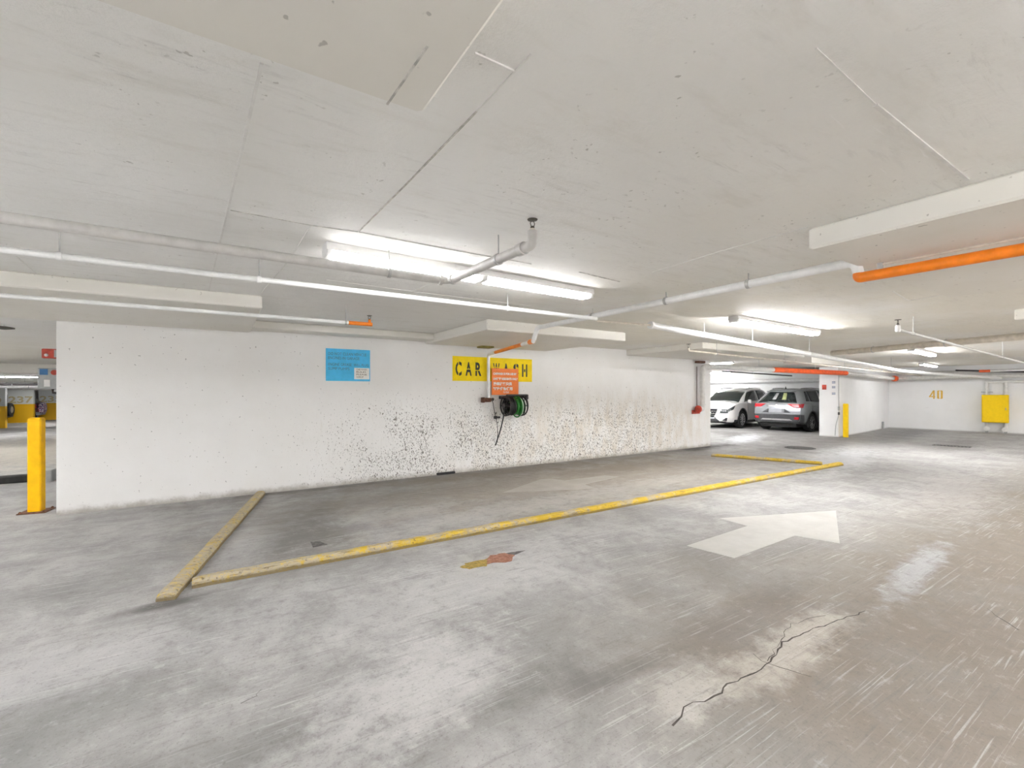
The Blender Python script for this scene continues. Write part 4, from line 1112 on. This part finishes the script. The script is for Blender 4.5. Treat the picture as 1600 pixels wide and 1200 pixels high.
def make_car(name, label, loc, rz, stations, paint, axles, wr_, halfw, style):
    t = thing(name, label, 'car', loc, rz)
    hu = Hull(stations)
    mb = hu.body()
    me = bpy.data.meshes.new('body'); me.from_pydata(mb.v, [], mb.f)
    bm = bmesh.new(); bm.from_mesh(me); bmesh.ops.remove_doubles(bm, verts=bm.verts, dist=.0006)
    bmesh.ops.dissolve_degenerate(bm, edges=bm.edges, dist=.0005)
    bmesh.ops.recalc_face_normals(bm, faces=bm.faces); bm.to_mesh(me); bm.free()
    me.materials.append(M[paint]); me.materials.append(M['black'])
    body = bpy.data.objects.new('body', me); COL.objects.link(body)
    cut = MB()
    for ax in axles:
        for sd in (-1, 1):
            cut.cyl((ax, sd*halfw*.58, wr_+.02), (ax, sd*halfw*1.3, wr_+.02), wr_*1.17, 28)
    cm = cut.build('cutter', 'black')
    md = body.modifiers.new('b', 'BOOLEAN'); md.operation = 'DIFFERENCE'; md.object = cm; md.solver = 'EXACT'; md.material_mode = 'TRANSFER'
    dg = bpy.context.evaluated_depsgraph_get(); dg.update()
    me2 = bpy.data.meshes.new_from_object(body.evaluated_get(dg)); me2.name = 'body'
    body.modifiers.clear(); bpy.data.objects.remove(cm)
    if len(me2.polygons) > 100: body.data = me2
    body.data.shade_smooth(); body.data.set_sharp_from_angle(angle=R(38))
    body.parent = t
    with local_space():
        for ax in axles:
            for sd in (-1, 1): wheel(t, ax, sd*halfw*.985, wr_, sd)
        for sd in (1, -1):
            # arch cladding
            for ax in axles:
                arch = MB().tube([(ax+wr_*1.19*math.cos(a*math.pi/14), sd*(halfw*.985), wr_+.02+wr_*1.19*math.sin(a*math.pi/14)) for a in range(-2, 17)], .03, 6)
                arch.build('arch_trim', style.get('clad', 'cladding'), t, True)
            g_ = 'glass'
            for (a, b, at_, bt) in style['side_glass']:
                thicken(hu.side_patch(a, b, 5.15, 5.9, sd, .004, 8, at_, bt).build('side_window', g_, t, True))
            thicken(hu.side_patch(1.3, hu.ns-2.2, 1.05, 2.0, sd, .008).build('sill_trim', style.get('clad', 'cladding'), t, True))
            # mirror
            mx = style['mirror']; mb = MB()
            mb.lathe([(.03, 0), (.085, .02), (.10, .08), (.085, .14), (.03, .17)], (mx, sd*(halfw*.93), 1.04+.04), (-.15, sd, .12), 12)
            mo = mb.build('mirror', paint if style.get('mirror_paint', True) else 'carblack', t, True)
            mo.scale = (.8, 1, .9); mo.location = (mx*.2, 0, 1.08*.1)
            MB().box((mx, sd*halfw*.97, 1.03), (.08, .14, .05), 0, .01).build('mirror_arm', 'carblack', t)
            for u in style['handles']:
                p = hu.ev(u, 4.0); MB().box((p.x, sd*(p.y+.006), p.z-.07), (.17, .03, .03), 0, .008).build('door_handle', paint, t)
            for u in style['seams']:
                thicken(hu.side_patch(u-.006, u+.006, 2.1, 4.9, sd, .002, 6).build('door_seam', 'carblack', t))
            rl = [hu.ev(u, 6.6)+Vector((0, 0, .03)) for u in (1.6, 2.2, 3, 3.8, 4.4)]
            if style.get('rails', True): MB().tube([(p.x, p.y*sd, p.z) for p in rl], .014, 6).build('roof_rail', style.get('rail_mat', 'dark'), t, True)
        thicken(hu.top_patch(style['ws'][0], style['ws'][1], 6.05).build('windscreen', g_, t, True))
        thicken(hu.cap_patch(5.0, 6.75, -.90, .90, False, .004, 10, -.86, .86).build('rear_window', g_, t, True))
        style['extra'](t, hu)
    return t

SUV = [(-2.20, -2.15, -1.80, .83, .37, .72, 1.04, 1.49, .54), (-2.00, -1.97, -1.58, .905, .30, .72, 1.045, 1.575, .585), (-1.36, -1.36, -1.24, .91, .25, .70, 1.03, 1.612, .62),
       (-.62, -.62, -.56, .905, .22, .68, 1.0, 1.62, .635), (.12, .12, .1, .905, .21, .68, .98, 1.60, .63), (.80, .80, .48, .905, .21, .68, .97, 1.535, .61),
       (1.15, 1.12, .98, .905, .22, .68, .97, 1.26, .65), (1.42, 1.42, 1.36, .90, .23, .68, .965, 1.05, .70), (1.78, 1.78, 1.76, .895, .24, .68, .93, 1.0, .70),
       (2.06, 2.06, 2.05, .86, .26, .64, .86, .92, .66), (2.20, 2.20, 2.18, .76, .30, .58, .74, .79, .60)]

def extra_rear(t, hu):
    """compact silver crossover seen from behind"""
    for sd in (1, -1):
        thicken(hu.cap_patch(3.58, 4.02, sd*.72, sd*1.0, False, .010, 6, sd*.46, sd*1.0).build('tail_light', 'taillight', t, True))
        thicken(hu.cap_patch(3.50, 3.60, sd*.60, sd*.92, False, .016, 6).build('tail_light_clear', 'lamp_clear', t, True))
        thicken(hu.side_patch(0.0, .55, 3.55, 4.05, sd, .010, 6, 0.0, .85).build('tail_light_wrap', 'taillight', t, True))
        thicken(hu.cap_patch(1.9, 2.35, sd*.78, sd*.97, False, .028, 4).build('reflector', 'taillight', t, True))
        thicken(hu.side_patch(0, 1.25, 1.0, 2.75, sd, .010, 6, 0, .8).build('bumper_wrap', 'cladding', t, True))
        thicken(hu.cap_patch(3.0, 3.42, sd*.34, sd*.62, False, .012, 4, sd*.34, sd*.37).build('tailgate_crease', 'cladding', t, True))
        MB().box((-1.98, sd*.5, .27), (.3, .3, .1), 0, .02).build('underbody', 'black', t)
    thicken(hu.cap_patch(1.0, 2.75, -1.0, 1.0, False, .014, 10).build('rear_bumper', 'cladding', t, True))
    thicken(hu.cap_patch(1.55, 1.95, -.72, .72, False, .024, 10, -.60, .60).build('skid_plate', 'rim', t, True))
    thicken(hu.cap_patch(2.95, 3.42, -.30, .30, False, .016, 6).build('number_plate', 'plate', t, True), .012)
    thicken(hu.cap_patch(3.66, 3.80, -.42, .42, False, .016, 8).build('tailgate_bar', 'rim', t, True))
    thicken(hu.cap_patch(3.82, 3.94, -.05, .05, False, .020, 4).build('emblem', 'chrome', t, True))
    MB().box((-1.84, 0, 1.515), (.22, .98, .03), 0, .012).build('spoiler', 'silver', t)
    MB().lathe([(.03, 0), (.012, .05), (.008, .09)], (-1.45, 0, 1.62), (-.3, 0, 1), 8).build('antenna', 'carblack', t, True)
    MB().tube([hu.cap(5.1, 0)+Vector((-.02, 0, 0)), hu.cap(5.25, -.35)+Vector((-.02, 0, .01))], .01, 6).build('wiper', 'carblack', t)
    thicken(hu.cap_patch(5.35, 6.1, -.42, -.2, False, .010, 3).build('window_sticker', 'sticker', t, True), .003)
    thicken(hu.cap_patch(5.35, 6.1, .1, .3, False, .010, 3).build('window_sticker', 'lamp_clear', t, True), .003)
    MB().box((-.3, 0, .24), (3.6, 1.3, .16), 0, .03).build('chassis', 'black', t)
def extra_front(t, hu):
    """white crossover seen from the front corner"""
    f = True
    for sd in (1, -1):
        thicken(hu.cap_patch(3.35, 4.0, sd*.55, sd*1.0, f, .010, 6, sd*.68, sd*1.0).build('headlight', 'glass', t, True))
        thicken(hu.side_patch(hu.ns-1.9, hu.ns-1, 3.55, 4.05, sd, .010, 6, hu.ns-2.35, hu.ns-1).build('headlight_wrap', 'glass', t, True))
        for i in range(3):
            p = hu.cap(3.75, sd*(.68+.1*i), f); MB().lathe([(.045, 0), (.03, .02)], p+Vector((.0, 0, -.01)), (1, 0, 0), 10).build('lamp_lens', 'lamp_clear', t, True)
        thicken(hu.cap_patch(3.18, 3.3, sd*.5, sd*.95, f, .012, 6).build('running_light', 'lamp_clear', t, True))
        thicken(hu.cap_patch(1.45, 2.3, sd*.70, sd*.98, f, .010, 4, sd*.88, sd*.98).build('side_vent', 'carblack', t, True))
        thicken(hu.cap_patch(1.3, 1.42, sd*.55, sd*1.0, f, .016, 4).build('vent_trim', 'chrome', t, True))
    thicken(hu.cap_patch(1.1, 2.6, -.62, .62, f, .012, 8, -.24, .24).build('lower_grille', 'carblack', t, True))
    thicken(hu.cap_patch(2.6, 4.2, -.24, .24, f, .012, 8, -.46, .46).build('upper_grille', 'carblack', t, True))
    for v in (1.5, 1.9, 2.3, 2.8, 3.2, 3.6):
        k = .24+abs(v-2.6)*.22; thicken(hu.cap_patch(v, v+.06, -k, k, f, .020, 6).build('grille_bar', 'chrome', t, True))
    thicken(hu.cap_patch(3.0, 3.5, -.08, .08, f, .030, 4).build('emblem', 'chrome', t, True))
    thicken(hu.cap_patch(1.95, 2.35, -.28, .28, f, .030, 4).build('number_plate', 'plate', t, True))
    thicken(hu.cap_patch(.9, 1.2, -1, 1, f, .010, 8).build('front_lip', 'carblack', t, True))
    MB().box((-.3, 0, .24), (3.6, 1.3, .16), 0, .03).build('chassis', 'black', t)
    for y in (-.38, .38):
        MB().box((.1, y, 1.22), (.16, .46, .5), 0, .08).build('seat_back', 'seat', t)
    MB().lathe([(.03, 0), (.012, .05), (.008, .09)], (-1.45, 0, 1.63), (-.3, 0, 1), 8).build('antenna', 'carblack', t, True)
def extra_spare(mat):
    def fn(t, hu):
        for sd in (1, -1):
            thicken(hu.cap_patch(3.3, 4.3, sd*.80, sd*.98, False, .010, 4).build('tail_light', 'taillight', t, True))
        thicken(hu.cap_patch(1.0, 2.3, -1, 1, False, .03, 8).build('rear_bumper', 'cladding' if mat == 'tyre' else 'plate', t, True))
        MB().lathe([(.2, -.02), (.34, 0), (.365, .04), (.365, .19), (.33, .22), (.22, .225), (.2, .2)], (-2.24, .12, .80), (-1, 0, 0), 26).build('spare_tyre', mat, t, True)
        MB().lathe([(.21, .17), (.19, .215), (.05, .235)], (-2.24, .12, .80), (-1, 0, 0), 20).build('spare_cover', 'rim' if mat == 'tyre' else mat, t, True)
    return fn
ST_R = dict(side_glass=[(1.42, 1.92, 1.50, 1.80), (2.02, 3.28, 1.95, 3.28), (3.42, 6.0, 3.42, 5.0)], mirror=.78, handles=(2.3, 3.6), seams=(1.95, 3.35, 5.3), ws=(5.15, 6.95), extra=extra_rear)
ra = Vector((18.60, 9.18, 0)); hd = R(3.0)
cc = ra + Vector((math.cos(hd), math.sin(hd), 0))*1.36
make_car('parked_car', 'silver crossover parked rear towards the viewer, beside the white wall end', (cc.x, cc.y, 0), hd, SUV, 'silver', (-1.36, 1.28), .345, .905, ST_R)
NX = [(-2.30, -2.22, -1.75, .84, .30, .72, 1.06, 1.50, .58), (-2.08, -2.02, -1.50, .91, .24, .72, 1.07, 1.59, .62), (-1.40, -1.40, -1.15, .92, .22, .70, 1.06, 1.635, .65),
      (-.62, -.62, -.55, .915, .21, .68, 1.02, 1.645, .67), (.12, .12, .05, .915, .21, .68, 1.0, 1.625, .66), (.80, .80, .45, .915, .21, .68, 1.0, 1.55, .63),
      (1.12, 1.10, .95, .915, .22, .68, 1.01, 1.30, .66), (1.40, 1.40, 1.32, .915, .23, .68, 1.02, 1.10, .70), (1.80, 1.80, 1.78, .91, .24, .68, .98, 1.05, .70),
      (2.12, 2.12, 2.10, .86, .25, .64, .90, .96, .64), (2.32, 2.32, 2.28, .72, .28, .56, .78, .83, .56)]
ST_F = dict(side_glass=[(1.55, 1.95, 1.75, 1.90), (2.02, 3.28, 1.97, 3.28), (3.42, 6.1, 3.42, 5.0)], mirror=.80, handles=(2.35, 3.6), seams=(2.0, 3.35, 5.4), ws=(5.15, 6.95), extra=extra_front, clad='carblack')
fa_ = Vector((17.95, 11.55, 0)); hd = R(188.0)
cc = fa_ - Vector((math.cos(hd), math.sin(hd), 0))*1.42
make_car('parked_car', 'pearl white crossover parked facing the viewer, partly hidden by the wall', (cc.x, cc.y, 0), hd, NX, 'pearl', (-1.28, 1.42), .36, .915, ST_F)
# two off-roaders between the far piers on the left
ST_S = dict(ST_R); ST_S['extra'] = extra_spare('tyre'); ST_S['rails'] = False
zf = -.3
def spare_at(px, py, dist):
    d = ray(px, py); k = dist/FPX; return Vector((0, 0, H))+d*k
p = spare_at(17, 642, 25.3)
hd = R(178)
cc = p + Vector((math.cos(hd), math.sin(hd), 0))*2.40
make_car('parked_car', 'black off-roader with a spare wheel left of the pier numbered 237', (cc.x, cc.y+.1, zf), hd, SUV, 'carblack', (-1.36, 1.28), .36, .905, ST_S)
ST_T = dict(ST_S); ST_T['extra'] = extra_spare('pattern')
p = spare_at(69, 642, 28.1)
cc = p + Vector((math.cos(hd), math.sin(hd), 0))*2.40
make_car('parked_car', 'maroon off-roader with patterned spare wheel cover right of pier 237', (cc.x, cc.y+.1, zf), hd, SUV, 'maroon', (-1.36, 1.28), .36, .905, ST_T)
